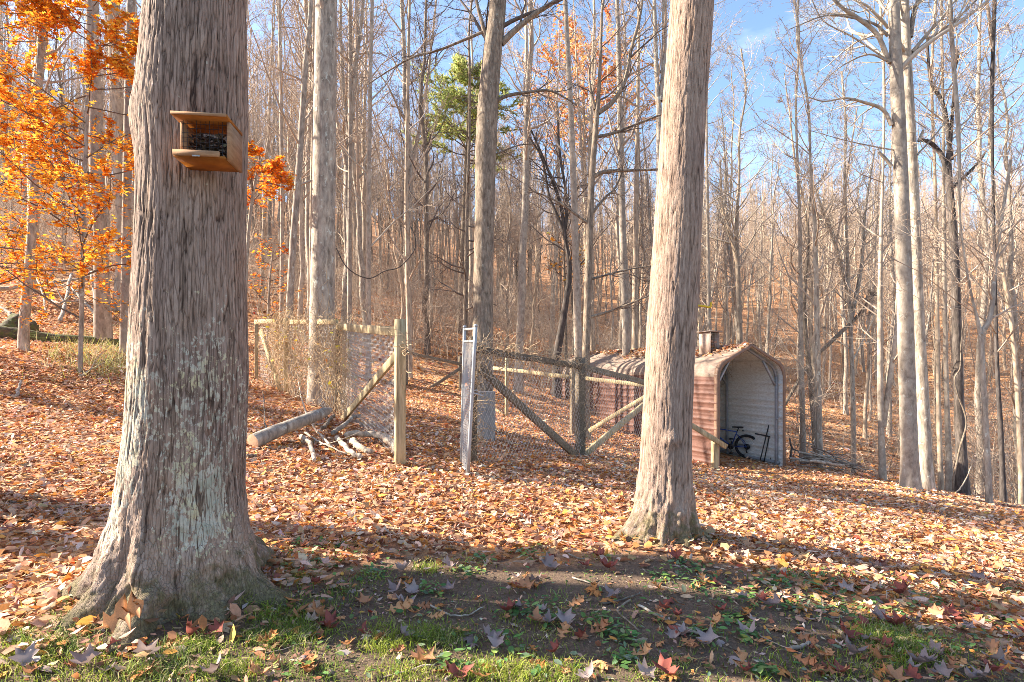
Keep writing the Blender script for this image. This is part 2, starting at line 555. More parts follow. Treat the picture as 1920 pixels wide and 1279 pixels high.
def trunk_mesh(pts, rad, sides, mat, name='trunk', flare=0.0, lump=.03, seed=0):
    pts = np.asarray(pts, float); rad = np.asarray(rad, float)
    V, Q, T = tubes(pts, rad, sides)
    c = np.repeat(pts, sides, 0)
    o = V - c
    z = c[:, 2] - pts[0, 2]
    nz_ = nrm(o)
    k = 1 + lump * fbm(np.stack([V[:, 0] * 4, V[:, 1] * 4, V[:, 2] * 1.3], -1) + seed, 3) * 2
    if flare:
        an = np.arctan2(nz_[:, 1], nz_[:, 0])
        lob = 1 + .35 * np.sin(an * 3 + seed) + .25 * np.sin(an * 5 + seed * 2.1)
        k = k + flare * lob * np.exp(-z / (rad[0] * 1.6))
    V = c + o * k[:, None]
    return mesh_np(name, V, Q, T, mat, None, True)

def crown_mesh(parts, mat, name='crown'):
    mb = MB()
    for Pc, Rc, s in parts:
        mb.tubes(Pc, Rc, s)
    return mb.me(name, mat, True)

ALL_TREES = []      # (x, y, r) of every standing tree, so that the scattered woods keep clear of them

def hero(name, label, cat, pix, d, H, mat, twig, n1=14, t0=.45, seed=1, Lmax=3.2, limbs=(), group=None, k=(4, 4, 2), flare=.25, wf=.63, sides=14, top_r=.03, base=True, a=(35, 70)):
    """a tree whose trunk passes the given photo pixels (px, py, width) at distance d and goes on to height H"""
    g = np.random.default_rng(seed)
    pts, rad = [], []
    for q in pix:
        px, py, w = q[:3]
        w = w * wf
        dd = q[3] if len(q) > 3 else d
        p = P(px, py, dd)
        th = math.atan2(abs(p[0]), dd)
        pts.append(p); rad.append(w / 2 * dd / F * math.cos(th))
    if base:
        b = pts[0].copy(); b[2] = tz(b[0], b[1]) - .12
        if pts[0][2] - b[2] > .35:
            pts.insert(0, b); rad.insert(0, rad[0] * 1.06)
        else:
            pts[0] = b
    z0 = pts[0][2]
    top = pts[-1]
    dirv = nrm(pts[-1] - pts[-2])
    left = H - (top[2] - z0)
    if left > .5:
        for s in (.33, .66, 1.0):
            pts.append(top + np.array([dirv[0] * .6, dirv[1] * .6, max(dirv[2], .8)]) * left * s + g.normal(0, .12 * s, 3) * [1, 1, 0])
            rad.append(max(top_r, rad[-1] * (1 - .43 * s)))
    org = pts[0] + [0, 0, .12]
    arr = poly(np.concatenate([np.array(pts) - org, np.array(rad)[:, None]], 1), max(24, int(H * 1.6)))
    tp, tr = arr[:, :3], np.maximum(arr[:, 3], .012)
    root = empty(name, org)
    tag(root, label, cat, group)
    link('trunk', trunk_mesh(tp, tr, sides, M[mat], flare=flare, seed=seed), root)
    parts = branches(g, tp, tr, n1, t0, lambda t, L: Lmax * (1.15 - t * .8), *k, a=a)
    ex = []
    for lb in limbs:
        c = np.array([P(q[0], q[1], lb.get('d', d) + (q[2] if len(q) > 2 else 0)) - org for q in lb['px']])
        n_ = max(8, len(c) * 4)
        lp = poly(c, n_)
        lr = np.linspace(lb['w'][0], lb['w'][1], n_) / 2 * d / F
        ex.append((lp, lr))
        Pa, Ra = lp[None], lr[None]
        P2, R2 = spawn(g, Pa, Ra, lb.get('k', 7), .2, .98, lambda t, L: L * .42 * (1.1 - .5 * t), 25, 60, 6, .05, .16, .55, .004)
        P3, R3 = spawn(g, P2, R2, 5, .2, .97, lambda t, L: L * .5, 25, 60, 4, .04, .16, .6, .003)
        P4, R4 = spawn(g, P3, R3, 3, .2, .97, lambda t, L: np.maximum(L * .5, .1), 25, 60, 3, .04, .16, .6, .0025)
        parts += [(P2, R2, 4), (P3, R3, 3), (P4, R4, 3)]
    link('crown', crown_mesh(parts, M[twig]), root)
    for lp, lr in ex:
        link('limb', trunk_mesh(lp, lr, 7, M[mat], 'limb', lump=.04, seed=seed), root)
    ALL_TREES.append((org[0], org[1], rad[0] * 2 + .3))
    return root, tp + org, tr
# ------------------------------------------------------------------ the two near trunks
def big_bark(name, tint=1.0, lich=True, plate=62., crack=.48):
    """furrowed maple bark: colour follows the furrows of the mesh (stored height), with lichen, moss and rust stains"""
    m, n, l, bs, out = newmat(name)
    at = n.new('ShaderNodeAttribute'); at.attribute_name = 'Col'
    sp = n.new('ShaderNodeSeparateColor'); l.new(at.outputs['Color'], sp.inputs[0])
    v = coords(n, l, (34, 34, 5))
    a = noise(n, l, v, 1.0, 8, .68, .3)
    fine = noise(n, l, coords(n, l, (90, 90, 30)), 1.0, 6, .7)
    # long narrow plates parted by thin cracks
    wv = n.new('ShaderNodeVectorMath'); wv.operation = 'MULTIPLY_ADD'; wv.inputs[1].default_value = (1.0, 1.0, 1.0)
    dn = n.new('ShaderNodeTexNoise'); dn.inputs['Scale'].default_value = .55; dn.inputs['Detail'].default_value = 5
    pv = coords(n, l, (plate, plate, plate * .075))
    l.new(pv, dn.inputs['Vector']); l.new(dn.outputs['Color'], wv.inputs[0]); l.new(pv, wv.inputs[2])
    vo = n.new('ShaderNodeTexVoronoi'); vo.feature = 'DISTANCE_TO_EDGE'; vo.inputs['Scale'].default_value = 1.0
    l.new(wv.outputs[0], vo.inputs['Vector'])
    crk = ramp(n, [(.0, (.12, .12, .12)), (.035, (.55, .55, .55)), (.10, (1, 1, 1))]); l.new(vo.outputs['Distance'], crk.inputs[0])
    vc = n.new('ShaderNodeTexVoronoi'); vc.inputs['Scale'].default_value = 1.0; l.new(wv.outputs[0], vc.inputs['Vector'])
    pc = n.new('ShaderNodeSeparateColor'); l.new(vc.outputs['Color'], pc.inputs[0])
    h = mix(n, l, .45, sp.outputs[0], a)
    h = mix(n, l, .14, h, pc.outputs[0])
    cf = n.new('ShaderNodeMath'); cf.operation = 'MULTIPLY_ADD'; cf.inputs[1].default_value = -crack * .95; cf.inputs[2].default_value = crack; cf.use_clamp = True
    l.new(sp.outputs[2], cf.inputs[0])
    h = mix(n, l, cf.outputs[0], h, crk.outputs[0], 'MULTIPLY')
    r = ramp(n, [(.20, (.06, .038, .028)), (.36, (.205, .142, .103)), (.56, (.315, .227, .170)), (.8, (.42, .327, .260))])
    l.new(h, r.inputs[0])
    c = r.outputs[0]
    w = noise(n, l, coords(n, l, (4, 4, 1.5)), 1.0, 5, .6)
    r2 = ramp(n, [(.3, (.78 * tint, .76 * tint, .80 * tint)), (.55, (1.0 * tint, .98 * tint, .97 * tint)), (.75, (1.16 * tint, 1.07 * tint, 1.0 * tint))])
    l.new(w, r2.inputs[0])
    c = mix(n, l, 1.0, c, r2.outputs[0], 'MULTIPLY')
    if lich:
        # rusty streaks
        q = noise(n, l, coords(n, l, (7, 7, 1.6)), 1.0, 7, .7)
        r4 = ramp(n, [(.60, (0, 0, 0)), (.74, (.75, .75, .75))])
        l.new(q, r4.inputs[0])
        c = mix(n, l, r4.outputs[0], c, (.20, .095, .055))
        # lichen: blotches where the stored mask allows
        q = mix(n, l, .45, noise(n, l, coords(n, l, (19, 19, 17)), 1.0, 8, .7, .1), noise(n, l, coords(n, l, (52, 52, 34)), 1.0, 4, .6))
        ad = n.new('ShaderNodeMath'); ad.operation = 'MULTIPLY_ADD'; ad.inputs[1].default_value = .20
        l.new(sp.outputs[1], ad.inputs[0]); l.new(q, ad.inputs[2])
        r3 = ramp(n, [(.622, (0, 0, 0)), (.645, (.9, .9, .9))])
        l.new(ad.outputs[0], r3.inputs[0])
        lc = ramp(n, [(.35, (.36, .35, .26)), (.5, (.52, .48, .38)), (.62, (.56, .49, .29))])
        l.new(noise(n, l, coords(n, l, (5, 5, 5)), 1.0, 4, .6), lc.inputs[0])
        gate = n.new('ShaderNodeMath'); gate.operation = 'MULTIPLY'
        rg = ramp(n, [(.34, (.05, .05, .05)), (.5, (1, 1, 1))]); l.new(h, rg.inputs[0])
        l.new(r3.outputs[0], gate.inputs[0]); l.new(rg.outputs[0], gate.inputs[1])
        c = mix(n, l, gate.outputs[0], c, lc.outputs[0])
    # moss on the root flare
    q = noise(n, l, coords(n, l, (9, 9, 9)), 1.0, 8, .72)
    ad = n.new('ShaderNodeMath'); ad.operation = 'MULTIPLY_ADD'; ad.inputs[1].default_value = .42
    l.new(sp.outputs[2], ad.inputs[0]); l.new(q, ad.inputs[2])
    r5 = ramp(n, [(.74, (0, 0, 0)), (.92, (.8, .8, .8))])
    l.new(ad.outputs[0], r5.inputs[0])
    ms = ramp(n, [(.3, (.06, .05, .025)), (.55, (.13, .11, .045)), (.75, (.20, .19, .07))])
    l.new(fine, ms.inputs[0])
    c = mix(n, l, r5.outputs[0], c, ms.outputs[0])
    r6 = ramp(n, [(.3, (.82, .82, .82)), (.7, (1.15, 1.15, 1.15))])
    l.new(fine, r6.inputs[0])
    c = mix(n, l, 1.0, c, r6.outputs[0], 'MULTIPLY')
    l.new(c, bs.inputs['Base Color'])
    hh = mix(n, l, .28 if crack > .4 else .12, mix(n, l, .5, a, fine), crk.outputs[0])
    bump(n, l, bs, hh, .8, .02)
    return m

def big_trunk(prof, d, nz_, na, mat, H, seed, amp, ufreq, zfreq, roots, burl=None, lich_h=(0, 0), lean=0.0):
    """trunk from silhouette rows (py, x_left, x_right), bark modelled in the mesh; returns mesh, origin"""
    pr = np.array(prof, float)
    z = EYE - (pr[:, 0] - HOR) / F * d
    cx = ((pr[:, 1] + pr[:, 2]) / 2 - 960) / F * d
    th = np.arctan2(np.abs(cx), d)
    r = (pr[:, 2] - pr[:, 1]) / 2 * d / F * np.cos(th)
    o = np.argsort(z); z, cx, r = z[o], cx[o], r[o]
    # above the frame the trunk goes on, tapering
    zt = np.concatenate([z, [H]]); cxt = np.concatenate([cx, [cx[-1] + (cx[-1] - cx[-4]) / (z[-1] - z[-4]) * (H - z[-1]) * .6]]); rt = np.concatenate([r, [r[-1] * .45]])
    zs = np.concatenate([np.linspace(zt[0] - .25, z[-1] + .25, nz_), np.linspace(z[-1] + .25, H, 40)[1:]])
    C = np.interp(zs, zt, cxt); Rr = np.interp(zs, zt, rt)
    ker = np.ones(9) / 9
    Rr[4:nz_ - 4] = np.convolve(Rr, ker, 'valid')[:nz_ - 8]; C[4:nz_ - 4] = np.convolve(C, ker, 'valid')[:nz_ - 8]
    an = np.arange(na) * 2 * np.pi / na
    Z, A = np.meshgrid(zs, an, indexing='ij')
    RR = Rr[:, None] * np.ones_like(A); CC = C[:, None] * np.ones_like(A)
    gz = tz(C[0], d)
    zz = Z - gz
    # root flare: ridges running out along chosen angles
    fl = np.zeros_like(A)
    for (ra, wd, am, hh) in roots:
        da = np.angle(np.exp(1j * (A - R(ra))))
        fl += am * np.exp(-(da / wd) ** 2) * np.exp(-np.maximum(zz, -.05) / hh)
    p = np.stack([np.cos(A).ravel(), np.sin(A).ravel(), Z.ravel()], -1)
    per = RR.mean() * 2 * np.pi
    # bark furrows: ridged noise, long along the trunk, following the twist of a warp
    wp = vn(p * np.array([2.2, 2.2, 1.3]) + seed) * .10
    tw = A.ravel() + wp + vn(p * np.array([4, 4, 5]) + 31 + seed) * .035 + vn(p * np.array([9, 9, 14]) + 3 + seed) * .018
    q = np.stack([np.cos(tw) * ufreq, np.sin(tw) * ufreq, Z.ravel() * zfreq], -1)
    n1 = 1 - np.abs(vn(q + seed)) * 4.2
    n2 = 1 - np.abs(vn(q * np.array([1.9, 1.9, 2.3]) + 7 + seed)) * 3.0
    n3 = vn(q * np.array([4.3, 4.3, 6]) + 13 + seed)
    n4 = vn(q * np.array([1.2, 1.2, 9]) + 23 + seed)
    bh = (-.60 * np.clip(n1, 0, 1) ** 1.4 - .38 * np.clip(n2, 0, 1) ** 1.4 + .12 * n3 + .10 * n4 * (n4 > .3))
    low = fbm(np.stack([np.cos(A).ravel() * 1.6, np.sin(A).ravel() * 1.6, Z.ravel() * 1.1], -1) + seed * 3, 3) * .035
    rad = RR.ravel() * (1 + low) + bh * amp + fl.ravel()
    rad += fbm(p * np.array([4, 4, 9]) + 5, 4) * .09 * np.exp(-np.maximum(zz.ravel(), 0) / .25)
    if burl:
        for (ba, bz, bw, bam) in burl:
            da = np.angle(np.exp(1j * (A - R(ba)))) * Rr.mean()
            rad += (bam * np.exp(-(da ** 2 + (Z - bz) ** 2) / bw ** 2)).ravel()
    V = np.stack([CC.ravel() + np.cos(A).ravel() * rad, d + np.sin(A).ravel() * rad, Z.ravel()], -1)
    n = len(zs)
    i = np.arange(n - 1)[:, None] * na; j = np.arange(na)[None, :]; k = (j + 1) % na
    Q = np.stack([i + j, i + k, i + na + k, i + na + j], -1).reshape(-1, 4)
    hgt = np.clip(.78 + bh * .95, 0, 1)
    zr = Z.ravel()
    lm = np.clip((zr - lich_h[0]) / .25, 0, 1) * np.clip((lich_h[1] - zr) / .5, 0, 1) * np.clip(.55 + vn(p * np.array([1.5, 1.5, 2.0]) + 41) * .9, 0, 1)
    mm = np.clip(1 - zz.ravel() / .5, 0, 1)
    org = np.array([C[0], d, gz])
    me = mesh_np('trunk', V - org, Q, None, mat, np.stack([hgt, lm, mm], -1), True)
    return me, org, zs, C, Rr

def near_tree(label, prof, d, H, group=None, seed=1, **kw):
    me, org, zs, C, Rr = big_trunk(prof, d, H=H, seed=seed, **kw)
    root = empty('maple_tree', org)
    tag(root, label, 'tree', group)
    link('trunk', me, root)
    g = np.random.default_rng(seed)
    sel = np.linspace(0, len(zs) - 1, 40).astype(int)
    tp = np.stack([C[sel], np.full(40, d), zs[sel]], -1) - org
    # the bole forks above the frame into limbs
    top = tp[-1]
    tl = np.stack([poly([top, top + g.normal(0, .5, 3) * [1, 1, 0] + [0, 0, 3.0], top + g.normal(0, 1.3, 3) * [1, 1, 0] + [0, 0, 8.0]], 14)])
    link('limb', trunk_mesh(tl[0], np.linspace(Rr[-1] * .98, .03, 14), 10, M['bark_grey']), root)
    zt = np.array([t[2] for t in tp])
    full = np.concatenate([tp[zt > kw.get('cl', 5.4)], tl[0][1:]])
    fr = np.concatenate([Rr[sel][zt > kw.get('cl', 5.4)], np.linspace(Rr[-1], .03, 14)[1:]])
    arr = poly(np.concatenate([full, fr[:, None]], 1), 30)
    parts = branches(g, arr[:, :3], arr[:, 3], 12, .12, lambda t, L: 4.2 - 2.6 * t, 5, 4, 3)
    link('crown', crown_mesh(parts, M['twig']), root)
    ALL_TREES.append((org[0], org[1], .8))
    return root

PROF_A = [(-60, 276, 464), (0, 272, 465), (100, 262, 468), (160, 257, 469), (215, 250, 470), (260, 252, 469), (330, 257, 467), (420, 256, 466), (500, 252, 467), (600, 246, 470), (680, 243, 472), (740, 240, 471), (800, 237, 468), (850, 230, 466), (900, 222, 465), (950, 214, 467), (1000, 206, 472), (1060, 200, 478), (1120, 196, 482), (1180, 194, 484)]
big_tree = near_tree('huge lichen-spotted maple trunk with flared roots and a wooden box fixed to it', PROF_A, 3.1, 9.5, seed=3,
                     nz_=560, na=310, mat=big_bark('furrowed_maple_bark'), amp=.0095, ufreq=15.0, zfreq=2.2,
                     roots=[(-82, .20, .19, .13), (-160, .28, .15, .14), (-8, .26, .17, .14), (-118, .19, .17, .13), (-45, .18, .12, .12), (-100, .6, .05, .2), (-20, .7, .05, .2), (170, .5, .12, .2), (60, .4, .22, .18), (115, .4, .24, .2)],
                     burl=[(-165, 2.62, .13, .020)], lich_h=(.25, 1.75))
PROF_B = [(-60, 1262, 1343), (0, 1257, 1340), (100, 1249, 1333), (200, 1241, 1325), (300, 1235, 1320), (400, 1228, 1317), (500, 1221, 1313), (600, 1213, 1307), (700, 1208, 1301), (800, 1203, 1298), (850, 1200, 1297), (900, 1196, 1297), (950, 1190, 1300), (1000, 1184, 1304), (1040, 1180, 1308)]
tree_b = near_tree('leaning maple with sunlit pale bark and a yellow hook on its trunk', PROF_B, 4.45, 10.5, seed=8,
                   nz_=440, na=230, mat=big_bark('pale_maple_bark', 1.12, False, 90., .26), amp=.0055, ufreq=12.0, zfreq=3.4,  # this bark's own paler tint: no lichen, finer plates, fainter cracks
                   roots=[(-160, .45, .16, .12), (-70, .35, .08, .10), (-20, .3, .09, .12), (90, .5, .12, .12), (-115, .3, .07, .1)],
                   burl=[(-95, EYE - (825 - HOR) / F * 4.27, .05, .03), (20, 1.9, .12, .02)])

# ------------------------------------------------------------------ trees one can tell apart in the middle distance
hero('bare_tree', 'thick grey lichened trunk rising behind the vine-covered fence panel', 'tree', wf=1.0, pix=[(603, 740, 52), (604, 600, 48), (607, 400, 45), (609, 200, 43), (612, 0, 41)], d=10.9, H=19, mat='bark_grey', twig='twig', n1=12, t0=.5, seed=21)
hero('bare_tree', 'straight brown-barked tree behind the gate with a bare limb forking off its upper trunk', 'tree', wf=1.0, pix=[(904, 740, 42), (906, 560, 38), (909, 400, 38), (912, 260, 40), (922, 110, 36), (934, 0, 32)], d=10.3, H=17, mat='bark_brown', twig='twig_dark', n1=10, t0=.55, seed=22,
     limbs=[dict(px=[(940, 82), (968, 55), (1005, 25), (1050, -5), (1100, -60)], w=(13, 5), k=6), dict(px=[(912, 75), (903, 40), (893, 0), (884, -60)], w=(9, 4), k=5),
            dict(px=[(928, 192), (950, 180), (990, 173), (1030, 170), (1062, 185), (1082, 198)], w=(8, 2), k=6), dict(px=[(905, 60), (870, 75), (820, 95), (775, 107), (730, 132), (690, 158)], w=(6, 2), k=8),
            dict(px=[(925, 290), (945, 283), (975, 272), (1010, 270)], w=(4, 1.5), k=5)])
hero('bare_tree', 'slender brown-grey trunk standing amid the orange leaves on the hillside', 'tree', wf=1.0, pix=[(45, 610, 22), (58, 460, 19), (66, 300, 17), (75, 120, 14), (83, -10, 12)], d=10.5, H=14, mat='bark_grey', twig='twig', n1=12, t0=.35, seed=23)
hero('bare_tree', 'pale trunk half hidden behind the huge maple on the hillside', 'tree', wf=1.0, pix=[(234, 640, 20), (236, 500, 18), (239, 300, 18), (243, 100, 17), (246, -10, 16)], d=11.5, H=17, mat='bark_pale', twig='twig', n1=12, t0=.5, seed=24)
hero('bare_tree', 'tall thin grey tree next beyond the huge maple', 'tree', [(528, 590, 13), (529, 400, 12), (527, 200, 11), (524, 0, 10)], 17, 20, 'bark_pale', 'twig', 14, .3, 25)
hero('bare_tree', 'crooked grey tree bending upward beside the thick lichened trunk', 'tree', [(542, 600, 22), (550, 450, 21), (560, 320, 20), (568, 200, 18), (575, 100, 16), (583, 0, 13)], 15, 19, 'bark_grey', 'twig', 14, .3, 26, limbs=[dict(px=[(567, 210), (578, 190), (592, 178)], w=(7, 5), k=2)])
hero('bare_tree', 'straight pinkish trunk close against the thick lichened trunk', 'tree', [(583, 600, 16), (585, 400, 15), (588, 200, 13), (590, 0, 12)], 16, 20, 'bark_far', 'twig', 12, .3, 27)
hero('bare_tree', 'white-barked slim tree beyond the fence, its trunk splitting in two high up', 'tree', [(655, 640, 15), (656, 400, 14), (657, 200, 13), (656, 0, 11)], 17, 21, 'bark_pale', 'twig', 14, .3, 28, limbs=[dict(px=[(660, 215), (668, 120), (678, 40), (684, -40)], w=(8, 5), k=9)])
hero('bare_tree', 'slim pale tree beside the white split-trunk tree, with upswept thin branches', 'tree', [(691, 640, 17), (691, 480, 15), (692, 300, 13), (695, 120, 11), (698, 0, 10)], 16, 19, 'bark_pale', 'twig_pale', 18, .25, 29, a=(30, 50))
hero('bare_tree', 'slender grey tree right behind the tall gate post', 'tree', [(768, 650, 17), (764, 500, 14), (762, 350, 12), (765, 150, 10), (768, 0, 8)], 17, 18, 'bark_far', 'twig', 18, .2, 30)
hero('bare_tree', 'thin brown tree with many short spiky branches behind the pen gateway', 'tree', [(872, 640, 15), (874, 500, 13), (876, 380, 11), (880, 250, 8)], 18, 13, 'bark_brown', 'twig_dark', 40, .2, 31, Lmax=1.6, a=(65, 95))
hero('bare_tree', 'pale straight-stemmed tree passing through the upper orange leaves behind the shed', 'tree', [(1084, 670, 24), (1080, 500, 21), (1074, 300, 18), (1066, 120, 15), (1060, 0, 13)], 15.5, 20, 'bark_pale', 'twig', 14, .35, 33)
hero('bare_tree', 'dark-stemmed tree behind the shed roof with long limbs reaching sideways', 'tree', [(1098, 700, 25), (1102, 560, 23), (1106, 420, 21), (1110, 330, 18), (1118, 230, 16), (1124, 150, 11), (1128, 40, 8)], 12.5, 10, 'bark_brown', 'twig_dark', 10, .45, 34, Lmax=2.2,
     limbs=[dict(px=[(1112, 332), (1135, 322), (1175, 320), (1235, 318)], w=(9, 4), k=8), dict(px=[(1118, 257), (1150, 250), (1195, 232), (1245, 213)], w=(7, 3), k=8), dict(px=[(1122, 212), (1150, 190), (1172, 150), (1184, 90), (1200, 30), (1208, -40)], w=(10, 4), k=9),
            dict(px=[(1104, 525), (1140, 515), (1180, 505), (1225, 498)], w=(5, 2), k=7), dict(px=[(1106, 595), (1140, 585), (1180, 570), (1220, 553)], w=(6, 2.5), k=7), dict(px=[(1116, 205), (1108, 170), (1105, 130), (1122, 90)], w=(6, 2), k=5), dict(px=[(1104, 420), (1070, 395), (1040, 375), (990, 355)], w=(6, 2), k=9), dict(px=[(1110, 400), (1135, 370), (1155, 350), (1180, 290)], w=(6, 2), k=7)])
hero('bare_tree', 'white-barked straight tree between the dark-limbed tree and the leaning maple', 'tree', [(1174, 660, 23), (1168, 450, 21), (1163, 250, 17), (1160, 100, 14), (1157, 0, 12)], 17, 22, 'bark_pale', 'twig', 14, .3, 35)
hero('bare_tree', 'slimmer tan tree close beside the white-barked straight tree', 'tree', [(1190, 660, 19), (1192, 450, 16), (1195, 250, 12), (1198, 0, 9)], 18, 20, 'bark_far', 'twig', 16, .3, 36)
hero('bare_tree', 'twin-stemmed tree top showing behind the leaning maple', 'tree', [(1240, 660, 22), (1237, 400, 19), (1236, 220, 18), (1232, 160, 14), (1227, 0, 11)], 16, 20, 'bark_grey', 'twig', 14, .35, 37, limbs=[dict(px=[(1238, 190), (1244, 130), (1246, 0), (1248, -80)], w=(11, 8), k=7)])
hero('bare_tree', 'stout dark stem leaning over just behind the shed ridge', 'tree', [(1043, 680, 24), (1052, 620, 22), (1062, 560, 18), (1068, 500, 14), (1055, 430, 10), (1030, 370, 8)], 19, 9, 'bark_dark', 'twig_dark', 16, .35, 38, limbs=[dict(px=[(1060, 450), (1050, 380), (1020, 300), (985, 220)], w=(8, 3), k=10), dict(px=[(1060, 440), (1062, 370), (1050, 290), (1045, 200)], w=(7, 3), k=10)])
# the right-hand slope
hero('bare_tree', 'big pale beech-like trunk, the sunlit one of the touching pair at the slope edge', 'tree', wf=1.0, pix=[(1706, 915, 42), (1705, 850, 35), (1699, 650, 33), (1693, 450, 31), (1686, 250, 28), (1679, 100, 25), (1675, 0, 23)], d=10.7, H=17, mat='bark_pale', twig='twig_pale', n1=12, t0=.5, seed=41,
     limbs=[dict(px=[(1668, 118), (1645, 65), (1610, 35), (1580, 15), (1555, -10)], w=(9.4, 5.0), k=8), dict(px=[(1672, 235), (1655, 205), (1620, 192), (1585, 184), (1545, 190), (1510, 180)], w=(7.9, 1.4), k=9), dict(px=[(1665, 68), (1640, 45), (1590, 32), (1545, 30), (1480, 55)], w=(5.8, 1.4), k=9), dict(px=[(1665, 115), (1630, 102), (1585, 120), (1545, 150)], w=(4.3, 1.4), k=7), dict(px=[(1672, 312), (1660, 297), (1648, 285)], w=(6.5, 5.0), k=1), dict(px=[(1675, 120), (1600, 70), (1545, 40), (1520, -5)], w=(3.6, 1.8), k=6), dict(px=[(1680, 282), (1640, 275), (1580, 262), (1520, 245)], w=(2.9, 1.1), k=7)])
hero('bare_tree', 'shaded trunk of the touching pair at the slope edge, forking high into pale limbs', 'tree', wf=1.0, pix=[(1735, 918, 36, 11.3), (1732, 800, 27, 11.3), (1722, 600, 24, 11.3), (1714, 400, 23, 11.3), (1704, 200, 22, 11.3), (1699, 100, 20, 11.3), (1696, 0, 18, 11.3)], d=11.3, H=18, mat='bark_grey', twig='twig_pale', n1=12, t0=.5, seed=42,
     limbs=[dict(px=[(1710, 98), (1735, 68), (1775, 22), (1810, -30)], w=(7.2, 3.6), k=8), dict(px=[(1712, 100), (1745, 75), (1795, 35), (1845, -15)], w=(6.5, 3.6), k=8), dict(px=[(1706, 70), (1715, 20), (1735, -30)], w=(10.1, 7.2), k=4), dict(px=[(1720, 290), (1760, 245), (1800, 190), (1845, 110)], w=(3.6, 1.4), k=9), dict(px=[(1722, 265), (1728, 252), (1731, 244)], w=(5.0, 4.3), k=1)])
hero('bare_tree', 'nearly black trunk wrapped in a climbing vine on the far slope edge', 'tree', [(1806, 920, 44), (1800, 800, 33), (1795, 650, 30), (1790, 480, 28), (1783, 380, 24), (1778, 310, 20), (1784, 240, 12), (1790, 150, 9)], 12.5, 10, 'bark_dark', 'twig', 14, .5, 43,
     limbs=[dict(px=[(1778, 330), (1765, 290), (1745, 268), (1728, 262)], w=(10, 6), k=4), dict(px=[(1788, 350), (1815, 325), (1838, 300), (1848, 285)], w=(7, 3), k=6), dict(px=[(1784, 300), (1770, 200), (1745, 150), (1738, 60)], w=(9, 4), k=9)])
hero('bare_tree', 'slim grey tree with a Y-shaped fork standing lowest on the slope edge', 'tree', [(1856, 945, 23), (1850, 830, 20), (1843, 700, 17), (1838, 625, 15), (1825, 570, 9), (1808, 480, 7), (1800, 400, 5)], 9.2, 9, 'bark_grey', 'twig', 12, .4, 44, limbs=[dict(px=[(1838, 628), (1858, 590), (1866, 500), (1880, 400), (1895, 300)], w=(10, 4), k=10)], Lmax=1.8)
hero('bare_tree', 'straight dark stem behind the Y-forked tree', 'tree', [(1882, 935, 22), (1876, 800, 17), (1870, 700, 14), (1866, 550, 12), (1862, 350, 9)], 10.8, 12, 'bark_dark', 'twig', 18, .3, 45)
hero('bare_tree', 'leaning tan tree at the outer end of the slope edge row', 'tree', [(1915, 900, 20), (1908, 740, 17), (1896, 600, 15), (1880, 500, 12), (1868, 380, 8)], 13, 12, 'bark_far', 'twig', 18, .35, 46)
hero('bare_tree', 'pair-like white stem just beside the black vine-wrapped trunk', 'tree', [(1780, 905, 24), (1776, 780, 17), (1772, 600, 14), (1770, 400, 11), (1768, 200, 9)], 13, 17, 'bark_pale', 'twig_pale', 16, .4, 47)
hero('bare_tree', 'narrow pale stem between the touching pair and the white stem', 'tree', [(1764, 900, 18), (1760, 780, 15), (1757, 560, 13), (1753, 330, 10)], 13.5, 15, 'bark_far', 'twig', 16, .4, 48)
hero('bare_tree', 'pale tree with two crossing stems just uphill of the touching pair', 'tree', [(1656, 895, 23), (1652, 800, 20), (1650, 700, 19), (1650, 560, 16), (1652, 430, 12), (1656, 300, 8)], 13, 13, 'bark_pale', 'twig', 16, .35, 49, limbs=[dict(px=[(1656, 800), (1670, 700), (1680, 620), (1684, 540), (1690, 440)], w=(10.8, 4.3), k=7)])
hero('bare_tree', 'grey upright tree standing behind the brush pile', 'tree', [(1537, 860, 20), (1534, 700, 18), (1531, 560, 16), (1528, 430, 13), (1520, 330, 9)], 14.5, 13, 'bark_grey', 'twig', 18, .35, 50)
hero('bare_tree', 'mottled pale trunk next to the open mouth of the shed', 'tree', [(1506, 840, 19), (1503, 700, 16), (1501, 560, 14), (1500, 430, 11), (1496, 320, 8)], 15.5, 14, 'bark_pale', 'twig', 18, .35, 51)
hero('bare_tree', 'bent brown tree curving away between shed and brush pile', 'tree', [(1527, 830, 14), (1520, 720, 15), (1512, 640, 14), (1508, 560, 12), (1515, 470, 9)], 17, 9, 'bark_brown', 'twig', 16, .4, 52)
hero('dead_tree', 'broken brown leaning trunk caught among the trees across the hollow', 'dead tree', [(1470, 760, 10, 18), (1520, 680, 12, 18), (1570, 630, 13, 18), (1620, 580, 11, 18), (1625, 555, 6, 18)], 18, 3.5, 'bark_brown', 'twig_dark', 6, .5, 53, Lmax=1.0, base=False)
hero('bare_tree', 'two-tone trunk rising behind the box on the shed roof', 'tree', [(1388, 660, 17), (1384, 520, 15), (1381, 430, 12), (1386, 330, 8)], 20, 14, 'bark_far', 'twig_pale', 22, .3, 54, limbs=[dict(px=[(1384, 500), (1370, 440), (1355, 390), (1350, 300)], w=(9, 3), k=10)])
hero('bare_tree', 'thin straight pale stem seen between the leaning maple and the roof box', 'tree', [(1331, 660, 13), (1328, 500, 11), (1326, 350, 9), (1325, 200, 6)], 19, 16, 'bark_pale', 'twig_pale', 22, .3, 55)
hero('bare_tree', 'spreading grey tree across the hollow with many upswept forks', 'tree', [(1600, 830, 17), (1598, 700, 14), (1592, 560, 12), (1588, 450, 9)], 18, 13, 'bark_grey', 'twig_pale', 24, .3, 56, limbs=[dict(px=[(1594, 560), (1570, 470), (1545, 400), (1520, 330)], w=(8, 3), k=10), dict(px=[(1596, 600), (1615, 500), (1622, 400), (1640, 280)], w=(8, 3), k=10)])
